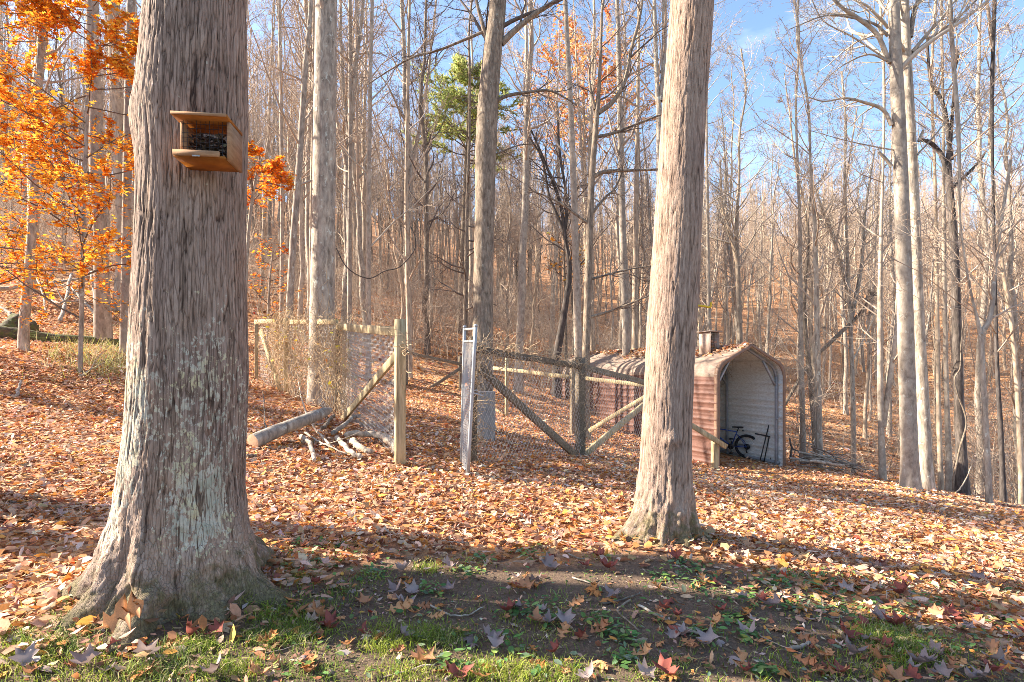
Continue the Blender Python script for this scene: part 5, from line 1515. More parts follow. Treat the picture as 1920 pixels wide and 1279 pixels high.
# dry vines over the left panel and along the other rails
def vine_tangle():
    g = np.random.default_rng(95)
    mb = MB()
    n = 700
    s = g.beta(2.4, 2.2, n)
    line = np.array([LA + (LB - LA) * .72, LB, LC, LC + (LD - LC) * .5])
    q = s * 2.999; i = q.astype(int); f = (q - i)[:, None]
    b = line[i] * (1 - f) + line[i + 1] * f
    side = nrm(np.array([LB[1] - LA[1], -(LB[0] - LA[0]), 0])) * -1
    b[:, 2] = terr(b[:, 0], b[:, 1])
    top = b + np.array([0, 0, 1.0]) * (1.75 * g.random(n) ** .6)[:, None] + side * g.normal(0, .16, n)[:, None]
    d = nrm(g.normal(0, 1, (n, 3)) * [1, 1, .55] + [0, 0, -.35])
    pts = [top]
    st = g.uniform(.05, .16, n)[:, None]
    for k in range(8):
        d = nrm(d + g.normal(0, .33, d.shape) + [0, 0, -.06])
        pts.append(pts[-1] + d * st)
    Pt = np.stack(pts, 1)
    Pt[:, :, 2] = np.maximum(Pt[:, :, 2], b[:, None, 2] + .02)
    # keep it a mat hung on the netting: squeeze the spread across the fence
    Pt = Pt - side * ((((Pt - b[:, None]) @ side)[..., None]) * .45)
    mb.tubes(Pt, np.repeat(g.uniform(.0020, .0042, n)[:, None], 9, 1), 3)
    # long hanging stems
    n = 80
    s = g.random(n); q = s * 2.999; i = q.astype(int); f = (q - i)[:, None]
    b = line[i] * (1 - f) + line[i + 1] * f; b[:, 2] = terr(b[:, 0], b[:, 1])
    t = np.linspace(0, 1, 10)
    Pt = b[:, None] + np.stack([np.cumsum(g.normal(0, .06, (n, 10)), 1), np.cumsum(g.normal(0, .06, (n, 10)), 1) * .5, (t[None] * g.uniform(.9, 1.7, n)[:, None])], -1)
    mb.tubes(Pt, np.repeat(g.uniform(.004, .008, n)[:, None], 10, 1), 4)
    # loose ends above the rail
    P1, R1 = spawn(g, Pt, np.full((n, 10), .005), 4, .6, 1, lambda t_, L: L * .4, 30, 90, 6, -.03, .3, .8, .0025)
    mb.tubes(P1, R1, 3)
    root = empty('dry_vine', G(LB[0], LB[1])); o = np.array(root.location)
    tag(root, 'tangled mat of dry straw-coloured vines smothering the middle of the fence panel', 'vine')
    mb.V = [v - o for v in mb.V]
    tag(mb.build('stems', M['vine'], root), kind='stuff')
    m = 130
    i = g.integers(0, 700, m)
    pos = pts[4][i] - side * ((((pts[4][i] - 0) @ side)[:, None]) * 0)
    pos = Pt[g.integers(0, n, m), g.integers(4, 10, m)] + g.normal(0, .12, (m, 3)) * [1, 1, .6]
    col = pick(g, m, [(.62, .46, .05), (.55, .50, .10), (.66, .22, .04)], (4, 3, 1))
    V, T, C = scatter(STAR, pos - o, rotmats(g, m, g.normal(0, .8, m)), g.uniform(.05, .10, m), col, g.uniform(-.5, .5, m))
    tag(link('leaves', mesh_np('leaves', V, None, T, M['leaf_tree'], C), root), kind='stuff')
M['vine'] = plain('dry_vine_stem', (.50, .36, .22), .9, .3, (6, 6, 6), st=0)
vine_tangle()

def rail_vine(label, pts, n, r, seed, spread=.08, L=.35, up=-.05):
    g = np.random.default_rng(seed)
    c = poly(pts, 20)
    i = g.integers(0, 19, n); f = g.random((n, 1))
    p = c[i] * (1 - f) + c[i + 1] * f + g.normal(0, spread * .6, (n, 3))
    d = nrm(g.normal(0, 1, (n, 3)) + nrm(c[-1] - c[0]) * .8)
    q = [p]; st = g.uniform(.4, 1.2, n)[:, None] * L / 7
    for k in range(7):
        d = nrm(d + g.normal(0, .45, d.shape) + [0, 0, up]); q.append(q[-1] + d * st)
    Pt = np.stack(q, 1)
    root = c[0].copy()
    mb = MB(); mb.tubes(Pt - root, np.repeat(g.uniform(r * .6, r * 1.3, n)[:, None], 8, 1), 3)
    o = mb.build('dry_vine', M['vine']); o.location = [float(v) for v in root]
    tag(o, label, 'vine', kind='stuff')
rail_vine('dry vine stems heaped along the top rail beside the gate', [P(895, 650, 7.1), P(980, 664, 7.9), P(1088, 684, 9.0)], 190, .0042, 96, .09, .42)
rail_vine('dry vine climbing the leg of the gate post', [P(888, 850, 7.05), P(892, 740, 7.05), P(890, 640, 7.05)], 120, .0036, 97, .05, .34)
rail_vine('dry vine wrapped about the thick fence post under the rail', [P(1098, 840, 9.05), P(1100, 760, 9.05), P(1096, 680, 9.05)], 70, .0028, 98, .05, .36)
rail_vine('curl of dry vine hanging off the tall gate post', [P(758, 610, 6.48), P(764, 650, 6.48), P(757, 700, 6.48)], 24, .0036, 99, .04, .4)
# ------------------------------------------------------------------ the metal shed
def metal_paint(name, col, rough=.6, var=.12):
    m, n, l, bs, out = newmat(name)
    a = noise(n, l, coords(n, l, (3, 3, 9)), 1.0, 6, .65)
    r = ramp(n, [(.3, tuple(x * (1 - var) for x in col)), (.7, tuple(min(1, x * (1 + var)) for x in col))])
    l.new(a, r.inputs[0])
    d = noise(n, l, coords(n, l, (14, 14, 40)), 1.0, 5, .7)
    r2 = ramp(n, [(.35, (.78, .74, .70)), (.6, (1, 1, 1))]); l.new(d, r2.inputs[0])
    l.new(mix(n, l, 1.0, r.outputs[0], r2.outputs[0], 'MULTIPLY'), bs.inputs['Base Color'])
    bs.inputs['Roughness'].default_value = rough
    bs.inputs['Specular IOR Level'].default_value = .25
    return m
M['red_metal'] = metal_paint('brick_red_painted_metal', (.15, .074, .056))
M['tan_metal'] = metal_paint('tan_painted_metal', (.27, .20, .155))
M['trim_metal'] = metal_paint('brown_trim_metal', (.225, .14, .098))
M['pale_metal'] = metal_paint('pale_inner_metal', (.86, .85, .80), .5, .05)
M['frame_metal'] = metal_paint('grey_frame_tube', (.30, .30, .31), .5)

SW, SL = 2.0, 8.0
SZ0, SZ1, SZ2 = -1.12, 1.10, 1.83
SHX, SHZ = .25, .375          # where the curved shoulder meets the roof slope
R3 = np.array([SHED_R[0], SHED_R[1], 0]); B3 = np.array([SHED_B[0], SHED_B[1], 0]); U3 = np.array([0, 0, 1.0])
SO = np.array([SHED_O[0], SHED_O[1], 0.0])
def S3(s, t, z): return R3 * s + B3 * t + U3 * z       # relative to the shed's root

def section():
    """outer section of the shell from the foot of the near wall over the ridge to the foot of the far wall"""
    h = [(0, SZ0), (0, SZ1), (.012, SZ1 + .10), (.040, SZ1 + .18), (.085, SZ1 + .255), (.155, SZ1 + .32), (SHX, SZ1 + SHZ), (SW / 2, SZ2)]
    return np.array(h + [(SW - a, b) for a, b in h[::-1][1:]])

def ribbed(a, b, pitch=.205, h=.016, phase=.1, out=(0, 0), minor=True):
    """points of a ribbed sheet from a to b in the section plane; ribs stand out along out"""
    a, b, out = np.array(a), np.array(b), np.array(out)
    L = np.linalg.norm(b - a); d = (b - a) / L
    pts = [(0, 0)]
    x = phase
    while x < L - .05:
        pts += [(x - .028, 0), (x - .014, h), (x + .014, h), (x + .028, 0)]
        if minor and x + pitch / 2 < L - .05: pts += [(x + pitch / 2 - .014, 0), (x + pitch / 2, h * .35), (x + pitch / 2 + .014, 0)]
        x += pitch
    pts.append((L, 0))
    return np.array([a + d * u + out * v for u, v in pts])

def sheet(root, name, prof, t0, t1, mat, nt=2, sag=0.0):
    ts = np.linspace(t0, t1, nt)
    V = np.concatenate([np.stack([S3(s, t, z) for s, z in prof]) for t in ts])
    k = len(prof)
    Q = [[q * k + i, q * k + i + 1, (q + 1) * k + i + 1, (q + 1) * k + i] for q in range(nt - 1) for i in range(k - 1)]
    return link(name, mesh_np(name, V, Q, None, M[mat]), root)

def shed():
    root = empty('metal_shed', SO)
    tag(root, 'narrow open-ended metal shed with brick-red ribbed side and leaf-strewn tan roof', 'shed')
    sec = section()
    W = SW
    for (z0, z1) in ((SZ0, -.36), (-.357, .42), (.423, SZ1)):
        sheet(root, 'wall_panel', ribbed((0, z0), (0, z1), out=(-1, 0)), 0, SL, 'red_metal')
        sheet(root, 'wall_panel', ribbed((W, z0), (W, z1), out=(1, 0)), 0, SL, 'red_metal')
        sheet(root, 'inner_panel', ribbed((W - .014, z0), (W - .014, z1), h=.012, out=(-1, 0)), .004, SL, 'pale_metal')
        sheet(root, 'inner_panel', ribbed((.014, z0), (.014, z1), h=.012, out=(1, 0)), .004, SL, 'pale_metal')
    # curved shoulders and roof slopes
    for m in (0, 1):
        f = (lambda a: a) if m == 0 else (lambda a: np.array([(W - s, z) for s, z in a]))
        cur = np.array([(0, SZ1 + .002), (-.010, SZ1 + .06), (.012, SZ1 + .10), (.022, SZ1 + .145), (.040, SZ1 + .18), (.060, SZ1 + .22), (.085, SZ1 + .255), (.118, SZ1 + .29), (.155, SZ1 + .32), (.20, SZ1 + .350), (SHX, SZ1 + SHZ)])
        sheet(root, 'roof_edge', f(cur), -.01, SL, 'tan_metal')
        sheet(root, 'inner_shoulder', f(cur + np.array([.018, -.012])), .004, SL, 'pale_metal')
        nn = nrm(np.array([-(SZ2 - SZ1 - SHZ), W / 2 - SHX])) 
        for (q0, q1) in ((0, .5), (.502, 1.0)):
            a = np.array([SHX, SZ1 + SHZ + .001]); b = np.array([W / 2 + .004, SZ2])
            sheet(root, 'roof_panel', f(ribbed(a + (b - a) * q0, a + (b - a) * q1, out=nn)), -.012, SL, 'tan_metal')
            sheet(root, 'inner_roof_panel', f(ribbed(a + (b - a) * q0 - nn * .012, a + (b - a) * q1 - nn * .012, h=.01, out=-nn)), .004, SL, 'pale_metal')
    # ridge cap
    sheet(root, 'ridge_cap', np.array([(W / 2 - .12, SZ2 - .028), (W / 2, SZ2 + .026), (W / 2 + .12, SZ2 - .028)]), -.02, SL + .02, 'trim_metal')
    # back wall
    k = sec[::1]
    V = [S3(s, SL, z) for s, z in k] + [S3(W / 2, SL, .2)]
    T = [[i, i + 1, len(k)] for i in range(len(k) - 1)] + [[len(k) - 1, 0, len(k)]]
    link('back_wall', mesh_np('back_wall', np.array(V), None, T, M['pale_metal']), root)
    # trim round the open mouth: a folded strip, face to the front and lip over the side
    inn = np.array([(W / 2 + (s - W / 2) * (1 - .065), z - (.055 if z > SZ1 + .01 else 0)) for s, z in sec])
    outp = np.array([(W / 2 + (s - W / 2) * 1.012, z + (.012 if z > SZ1 + .01 else 0)) for s, z in sec])
    n = len(sec)
    rows = [(inn, -.008), (inn, -.022), (outp, -.022), (outp, .075), (np.array([(W / 2 + (s - W / 2) * 1.006, z + (.006 if z > SZ1 + .01 else 0)) for s, z in sec]), .075)]
    V = np.concatenate([[S3(s, t, z) for s, z in pr] for pr, t in rows])
    Q = [[q * n + i, q * n + i + 1, (q + 1) * n + i + 1, (q + 1) * n + i] for q in range(4) for i in range(n - 1)]
    link('mouth_trim', mesh_np('mouth_trim', V, Q, None, M['trim_metal']), root)
    # square tube frames inside
    for t in (.16, 1.75, 3.4, 5.0, 6.6):
        c = np.array([(W / 2 + (s - W / 2) * (1 - .085), min(z, 9) - (.075 if z > SZ1 + .01 else 0)) for s, z in sec])
        mb = MB()
        for i in range(n - 1):
            mb.beam(S3(c[i][0], t, c[i][1]), S3(c[i + 1][0], t, c[i + 1][1]), .055, .055, B3)
        fr = mb.build('frame_bow', M['frame_metal'], root)
        if t < 2:
            for m in (0, 1):
                g = (lambda s: s) if m == 0 else (lambda s: W - s)
                MB().beam(S3(g(.13), t, .90), S3(g(.50), t, 1.47), .045, .05, B3).build('knee_brace', M['frame_metal'], fr)
    # base rails
    for s in (.06, W - .06):
        MB().beam(S3(s, .1, SZ0 + .2), S3(s, SL - .1, SZ0 + .3), .06, .06).build('base_rail', M['frame_metal'], root)
    # fixing screws on the near wall: rows on the ribs
    mb = MB()
    for z in np.arange(-.9, 1.2, .205):
        for t in (.22, 1.75, 3.4, 5.0, 6.6):
            mb.box(S3(-.019, t, z), (.012, .012, .012), np.stack([R3, B3, U3]))
    tag(mb.build('screws', M['frame_metal'], root), kind='stuff')
    MB().beam(S3(W - .10, .05, .16), S3(W - .17, .08, .10), .03, .02).build('latch', M['frame_metal'], root)
    return root
shed()

def roof_leaves():
    g = np.random.default_rng(111)
    n = 5200
    t = g.uniform(.02, SL, n); s = g.uniform(.28, SW - .28, n)
    dens = np.clip(1 - np.abs(s - SW / 2) / .62, 0, 1) ** .6 * np.clip(.55 + fbm(np.stack([t * 1.2, s * 2, s * 0], -1), 3) * 1.6, 0, 1)
    ok = g.random(n) < dens * 1.3
    t, s = t[ok], s[ok]; m = len(t)
    z = SZ1 + SHZ + (SZ2 - SZ1 - SHZ) * (1 - np.abs(s - SW / 2) / (SW / 2 - SHX)) + .02 + g.random(m) * .035
    pos = SO + R3 * s[:, None] + B3 * t[:, None] + U3 * z[:, None]
    V, T, C = scatter(FAR, pos, rotmats(g, m, g.normal(0, .5, m)), g.uniform(.07, .13, m), pick(g, m, LEAFPAL, LEAFW), g.uniform(-.6, .6, m))
    tag(link('fallen_leaves', mesh_np('fallen_leaves', V, None, T, M['leaf'], C)), 'drift of dry leaves lying along the shed roof', 'leaves', kind='stuff')
roof_leaves()

# wooden box standing on the shed roof
def roof_box():
    M['grey_board'] = bark('weathered_box_board', (.26, .19, .15), (.46, .36, .30), (.56, .47, .40), 30, 6., None, .6, .2)
    p = SO + S3(.55, .82, 1.60)
    root = empty('wooden_box', p); tag(root, 'upright weathered wooden box with a wire front and flat lid on the shed roof', 'box')
    w, d, h = .27, .40, .56
    ax = np.stack([R3, B3, U3])
    def bd(nm, c, sz): MB().box(S3(*c), sz, ax).build(nm, M['grey_board'], root)
    bd('side_board', (.009, d / 2, h / 2), (.018, d, h)); bd('side_board', (w - .009, d / 2, h / 2), (.018, d, h))
    bd('back_board', (w / 2, d - .01, h / 2), (w - .04, .018, h)); bd('lid', (w / 2 - .01, d / 2, h + .012), (w + .10, d + .10, .022)); bd('base_board', (w / 2, d / 2 - .03, -.012), (w + .06, d + .16, .03))
    mb = MB()
    for k in np.linspace(.02, w - .02, 6): mb.tubes(np.array([S3(k, .004, .01), S3(k, .004, h - .01)]), np.full(2, .0016), 3)
    for k in np.linspace(.04, h - .04, 9): mb.tubes(np.array([S3(.01, .002, k), S3(w - .01, .002, k)]), np.full(2, .0016), 3)
    tag(mb.build('wire_front', M['wire'], root), kind='stuff')
    # nest of dead leaves inside
    g = np.random.default_rng(5); m = 120
    pos = np.stack([S3(a, b, c) for a, b, c in zip(g.uniform(.04, w - .04, m), g.uniform(.08, d - .05, m), g.uniform(.02, .34, m))])
    V, T, C = scatter(FAR, pos, rotmats(g, m, g.uniform(0, 1.5, m)), g.uniform(.06, .1, m), pick(g, m, LEAFPAL[:6], LEAFW[:6]))
    tag(link('leaf_stuffing', mesh_np('leaf_stuffing', V, None, T, M['leaf'], C), root), kind='stuff')
roof_box()

# bicycle leaning in the shed
M['blue_paint'] = plain('dark_blue_bike_paint', (.02, .055, .22), .3, .1, (10, 10, 10), 0, 0, .5)
M['black_rubber'] = plain('black_rubber', (.02, .02, .022), .7, .2, (20, 20, 20), 0, .1)
M['black_metal'] = plain('black_painted_metal', (.018, .018, .02), .45, .2, (20, 20, 20), 0, 0)
def bicycle():
    f = nrm(np.array([-.80, .60, 0])); n0 = np.array([f[1], -f[0], 0]) * -1      # n0 points to the far wall
    c0 = P(1402, 842, 14.25); c0[2] = tz(c0[0], c0[1])
    up = nrm(np.array([0, 0, 1]) + n0 * .14)
    n = np.cross(f, up)
    root = empty('bicycle', c0); tag(root, 'dark blue mountain bike leaning inside the open shed', 'bicycle')
    r = .285
    X = lambda a, h, s=0.: f * a + up * h + n * s
    def ring(mb, c, rad, tr, sides, seg=40):
        a = np.linspace(0, 2 * np.pi, seg + 1)
        mb.tubes(np.stack([X(c + rad * math.cos(q), r + .02 + rad * math.sin(q)) for q in a]), np.full(seg + 1, tr), sides)
    for c in (0, .97):
        w = empty('wheel'); w.parent = root
        mb = MB(); ring(mb, c, r, .024, 8); mb.build('tyre', M['black_rubber'], w, True)
        mb = MB(); ring(mb, c, r - .035, .011, 6); mb.build('rim', M['black_metal'], w, True)
        mb = MB()
        for k in range(28):
            a = k * 2 * np.pi / 28
            mb.tubes(np.array([X(c + .02 * math.cos(a + .8), r + .02 + .02 * math.sin(a + .8), .02 * (-1) ** k), X(c + (r - .03) * math.cos(a), r + .02 + (r - .03) * math.sin(a))]), np.full(2, .0014), 3)
        tag(mb.build('spokes', M['steel'], w), kind='stuff')
        mb = MB(); mb.tubes(np.array([X(c, r + .02, -.05), X(c, r + .02, .05)]), np.full(2, .02), 10, True)
        mb.tubes(np.array([X(c, r + .02, -.030), X(c, r + .02, -.027)]), np.full(2, .075), 20, True); mb.build('hub', M['black_metal'], w)
    def tube(nm, pts, rr, mat, par=root, sides=8):
        mb = MB(); mb.tubes(poly(np.array(pts), max(2, 5 * (len(pts) - 1))), np.full(max(2, 5 * (len(pts) - 1)), rr), sides, True); return mb.build(nm, M[mat], par, True)
    ax = r + .02
    bb, st, ht, hb = (.39, ax - .02), (.235, ax + .36), (.80, ax + .42), (.835, ax + .30)
    mb = MB()
    for a, b, rr in ((bb, st, .016), (st, ht, .016), (bb, hb, .020), (ht, hb, .019)):
        mb.tubes(np.array([X(*a), X(*b)]), np.full(2, rr), 8, True)
    for s in (-.055, .055):
        mb.tubes(np.array([X(*bb), X(.2, ax - .01, s * .8), X(0, ax, s)]), np.full(3, .010), 6, True)
        mb.tubes(np.array([X(st[0] + .01, st[1] - .06), X(.12, ax + .17, s * .8), X(0, ax, s)]), np.full(3, .009), 6, True)
    mb.build('frame', M['blue_paint'], root, True)
    for s in (-.055, .055): tube('fork_leg', [X(.845, ax + .27, s), X(.97, ax, s)], .015, 'black_metal')
    tube('seat_post', [X(*st), X(.195, ax + .455)], .012, 'black_metal')
    # saddle: a tapered pad, nose forward
    V, Q = [], []
    for k, (a, w, h) in enumerate([(.08, .035, .0), (.11, .07, .012), (.17, .06, .014), (.24, .03, .012), (.31, .016, .006), (.345, .008, 0)]):
        for q in range(8):
            an = q * np.pi / 4
            V.append(X(a, ax + .475 + h * .3 + .018 * math.sin(an), w * math.cos(an)))
    Q = [[k * 8 + q, k * 8 + (q + 1) % 8, (k + 1) * 8 + (q + 1) % 8, (k + 1) * 8 + q] for k in range(5) for q in range(8)]
    mb = MB(); mb.add(V, Q); mb.add(np.array([V[0:8]]).reshape(-1, 3), [[0, 1, 2, 3], [0, 3, 4, 7], [4, 5, 6, 7]]); mb.build('saddle', M['black_rubber'], root, True)
    tube('handlebar', [X(.77, ax + .52, -.30), X(.80, ax + .50, -.08), X(.80, ax + .50, .08), X(.77, ax + .52, .30)], .013, 'black_metal')
    tube('stem', [X(*ht), X(.80, ax + .50)], .016, 'black_metal')
    tube('crank', [X(bb[0] - .03, bb[1] - .15, -.09), X(bb[0], bb[1], -.07), X(bb[0], bb[1], .07), X(bb[0] + .03, bb[1] + .15, .09)], .011, 'black_metal')
    for s, h in ((-.13, -.15), (.13, .15)):
        MB().box(X(bb[0] + (.03 if h > 0 else -.03), bb[1] + h, s), (.09, .08, .02), np.stack([f, n, up])).build('pedal', M['black_rubber'], root)
    mb = MB(); mb.tubes(np.array([X(bb[0], bb[1], -.05), X(bb[0], bb[1], -.045)]), np.full(2, .075), 18, True); mb.build('chainring', M['black_metal'], root)
    tube('chain', [X(bb[0], bb[1] + .073, -.046), X(0, ax + .05, -.046)], .004, 'black_metal'); 
    tube('derailleur', [X(0, ax - .02, -.06), X(.015, ax - .09, -.06), X(-.005, ax - .15, -.06)], .016, 'black_metal')
    tube('tail_light', [X(.10, ax + .40), X(.075, ax + .40)], .018, 'black_rubber')
bicycle()

def stand():
    z = tz(6.0, 13.7)
    b = P(1436, 866, 13.75); b[2] = z
    root = empty('tube_stand', b); tag(root, 'folded stand of three black tubes with a cross arm leaning on the shed wall', 'stand'); o = np.array(b)
    for (x0, x1, dd) in ((1424, 1448, 0), (1432, 1452, .03), (1444, 1457, .06)):
        a = P(x0, 866, 13.55 + dd); a[2] = z + .01; t = P(x1, 771, 13.72 + dd)
        mb = MB(); mb.tubes(poly([a - o, t - o], 5), np.full(5, .014), 8, True); mb.build('tube', M['black_metal'], root, True)
    MB().beam(P(1416, 813, 13.5) - o, P(1449, 820, 13.66) - o, .03, .035).build('cross_arm', M['black_metal'], root)
    MB().beam(P(1446, 771.5, 13.74) - o, P(1459, 770, 13.76) - o, .05, .03).build('top_bracket', M['black_metal'], root)
stand()

# ------------------------------------------------------------------ wooden box with wire front on the huge trunk
def feeder():
    wood = bark('stained_cedar', (.20, .070, .012), (.30, .112, .020), (.38, .155, .035), 5, 60., None, .6, .15)
    pale = bark('sawn_pine', (.30, .165, .085), (.40, .235, .128), (.47, .30, .17), 8, 50., None, .6, .15)
    bk = nrm(np.array([-.13, 1, 0])); rt = np.array([bk[1], -bk[0], 0]); u = U3
    o = P(323, 292, 2.66)
    root = empty('feeder_box', o); tag(root, 'small orange-brown wooden feeder box with a wire front, screwed to the huge maple', 'feeder')
    X = lambda a, b, c: rt * a + bk * b + u * c
    ax = np.stack([rt, bk, u])
    w, d = .205, .185
    def bd(nm, c, sz, m): return MB().box(X(*c), sz, ax).build(nm, m, root)
    bd('floor_board', (w / 2 + .012, d / 2 + .012, .006), (w + .024, d, .012), wood)
    bd('front_lip', (w / 2, .009, .019), (w, .018, .026), pale)
    bd('side_board', (.028, d / 2 + .022, .095), (.012, d - .02, .165), pale)
    bd('side_board', (w + .034, d / 2 + .022, .090), (.014, d - .01, .182), pale)
    bd('roof_board', (w / 2 + .022, d / 2 - .003, .192), (.245, d + .034, .014), wood)
    bd('roof_edge', (w / 2 + .022, -.0245, .192), (.245, .006, .0135), pale)
    mb = MB()
    for k in np.linspace(.036, w + .026, 11): mb.tubes(np.array([X(k, .03, .02), X(k, .03, .182)]), np.full(2, .0011), 4)
    for k in np.linspace(.035, .165, 7): mb.tubes(np.array([X(.03, .028, k), X(w + .03, .028, k)]), np.full(2, .0011), 4)
    tag(mb.build('wire_front', M['black_metal'], root), kind='stuff')
    gg = np.random.default_rng(8); m = 260
    pos = np.stack([X(a_, b_, c_) for a_, b_, c_ in zip(gg.uniform(.05, w + .01, m), gg.uniform(.05, .15, m), .02 + .115 * gg.random(m) ** 1.2)])
    v_, t_, c_ = scatter(FAR, pos, rotmats(gg, m, gg.uniform(0, 1.5, m)), gg.uniform(.018, .045, m), pick(gg, m, [(.10, .07, .05), (.16, .11, .075), (.26, .19, .14), (.07, .05, .04)], (3, 3, 1.5, 2)))
    tag(link('stuffing', mesh_np('stuffing', v_, None, t_, M['leaf'], c_), root), kind='stuff')
    MB().box(X(.105, -.002, .004), (.034, .006, .006), ax).build('clip', M['steel'], root)
    for a, b in ((.04, .02), (.18, .02)):
        MB().box(X(a, .0, .2), (.006, .006, .004), ax).build('screw', M['steel'], root)
feeder()

def hook():
    M['yellow'] = plain('yellow_plastic', (.72, .46, .03), .5, .1, (20, 20, 20), 0, 0)
    c = np.array([P(1296, 556, 4.36), P(1299, 566, 4.36), P(1306, 572, 4.37), P(1320, 574, 4.38), P(1330, 576, 4.39), P(1333, 572, 4.39), P(1333, 567, 4.39)])
    o = c[0].copy()
    mb = MB(); mb.tubes(poly(c - o, 28), np.full(28, .0085), 8, True)
    h = mb.build('hook', M['yellow'], None, True); h.location = [float(v) for v in o]
    tag(h, 'yellow plastic-coated hook sticking out of the leaning maple', 'hook')
hook()

# ------------------------------------------------------------------ brush pile beside the shed
def brush_pile():
    g = np.random.default_rng(120)
    for k in range(26):
        dd = g.uniform(12.9, 14.2); xx = (g.uniform(1480, 1535) - 960) / F * dd; a = np.array([xx, dd, tz(xx, dd)]); L = g.uniform(.9, 1.7)
        an = g.normal(-.15, .45)
        d = np.array([math.cos(an), -math.sin(an) * .6, 0])
        b = a + d * L; b[2] = tz(b[0], b[1]) + .06 + g.random() * .28
        a[2] += .08 + .62 * g.random() * max(0, 1 - k / 34)
        c = poly([a, (a + b) / 2 + g.normal(0, .06, 3) + [0, 0, .05], b], 12)
        r = g.uniform(.010, .030)
        mb = MB(); cc = c - a; rr = np.linspace(r, r * .35, 12); mb.tubes(cc, rr, 6, True)
        P2, R2 = spawn(g, cc[None], rr[None], 5, .3, .95, lambda t, q: q * .35, 20, 50, 5, .03, .14, .6, .003); mb.tubes(P2, R2, 4)
        o = mb.build('dead_branch', M['bark_grey' if k % 3 else 'twig_dark'], None, True); o.location = [float(v) for v in a]
        tag(o, 'dead grey branch lying in the brush pile beside the shed', 'branch', 'branches of the brush pile')
    stick('dead_branch', 'thick straight pole sticking out of the brush pile', [(1518, 868), (1550, 869), (1584, 866)], .034, .03, 'branch', 'bark_grey', None, .22, 9, seed=121, d=[12.7, 12.5, 12.3])
    stick('dead_branch', 'black curved stub standing up behind the brush pile', [(1482, 832), (1484, 815), (1480, 800)], .03, .02, 'branch', 'bark_dark', None, .2, 8, seed=122, lifts=[0, .25, .5], d=[13.4, 13.4, 13.4])
    stick('dead_branch', 'thin pale stick lying at the foot of the touching pair of trunks', [(1660, 908), (1690, 913), (1722, 913)], .018, .012, 'branch', 'bark_pale', None, .03, 6, seed=123, d=[10.5, 10.4, 10.4])
    stick('dead_branch', 'slanting pale sapling stem leaning by the black vine-wrapped trunk', [(1790, 925), (1806, 905), (1822, 872)], .016, .010, 'branch', 'bark_pale', None, .02, 6, seed=124, lifts=[0, .25, .65], d=[11.6, 11.7, 11.8])
brush_pile()

# climbing vine on the black trunk
def black_trunk_vine():
    c = poly([P(1786, 905, 12.2), P(1800, 840, 12.22), P(1812, 790, 12.2), P(1796, 740, 12.2), P(1790, 710, 12.2), P(1800, 690, 12.2), P(1802, 650, 12.2), P(1806, 600, 12.2)], 50)
    c[0, 2] = tz(c[0, 0], c[0, 1]) - .05
    o = c[0].copy(); mb = MB(); mb.tubes(c - o, np.linspace(.022, .012, 50), 7)
    h = mb.build('woody_vine', M['bark_brown'], None, True); h.location = [float(v) for v in o]
    tag(h, 'woody vine snaking up the nearly black trunk', 'vine')
    c = poly([P(702, 470, 12), P(725, 500, 12.2), P(760, 515, 12.4), P(800, 522, 12.6), P(850, 513, 12.8), P(905, 495, 13), P(960, 470, 13.2)], 40) if False else poly([P(630, 465, 13), P(652, 503, 13), P(690, 522, 13), P(722, 508, 13), P(750, 500, 13), P(776, 470, 13), P(778, 445, 13), P(770, 425, 13)], 44)
    o = c[0].copy(); mb = MB(); mb.tubes(c - o, np.full(44, .014), 6)
    h = mb.build('woody_vine', M['bark_dark'], None, True); h.location = [float(v) for v in o]
    tag(h, 'dark woody vine hanging in loops between slim trunks behind the fence', 'vine')
black_trunk_vine()

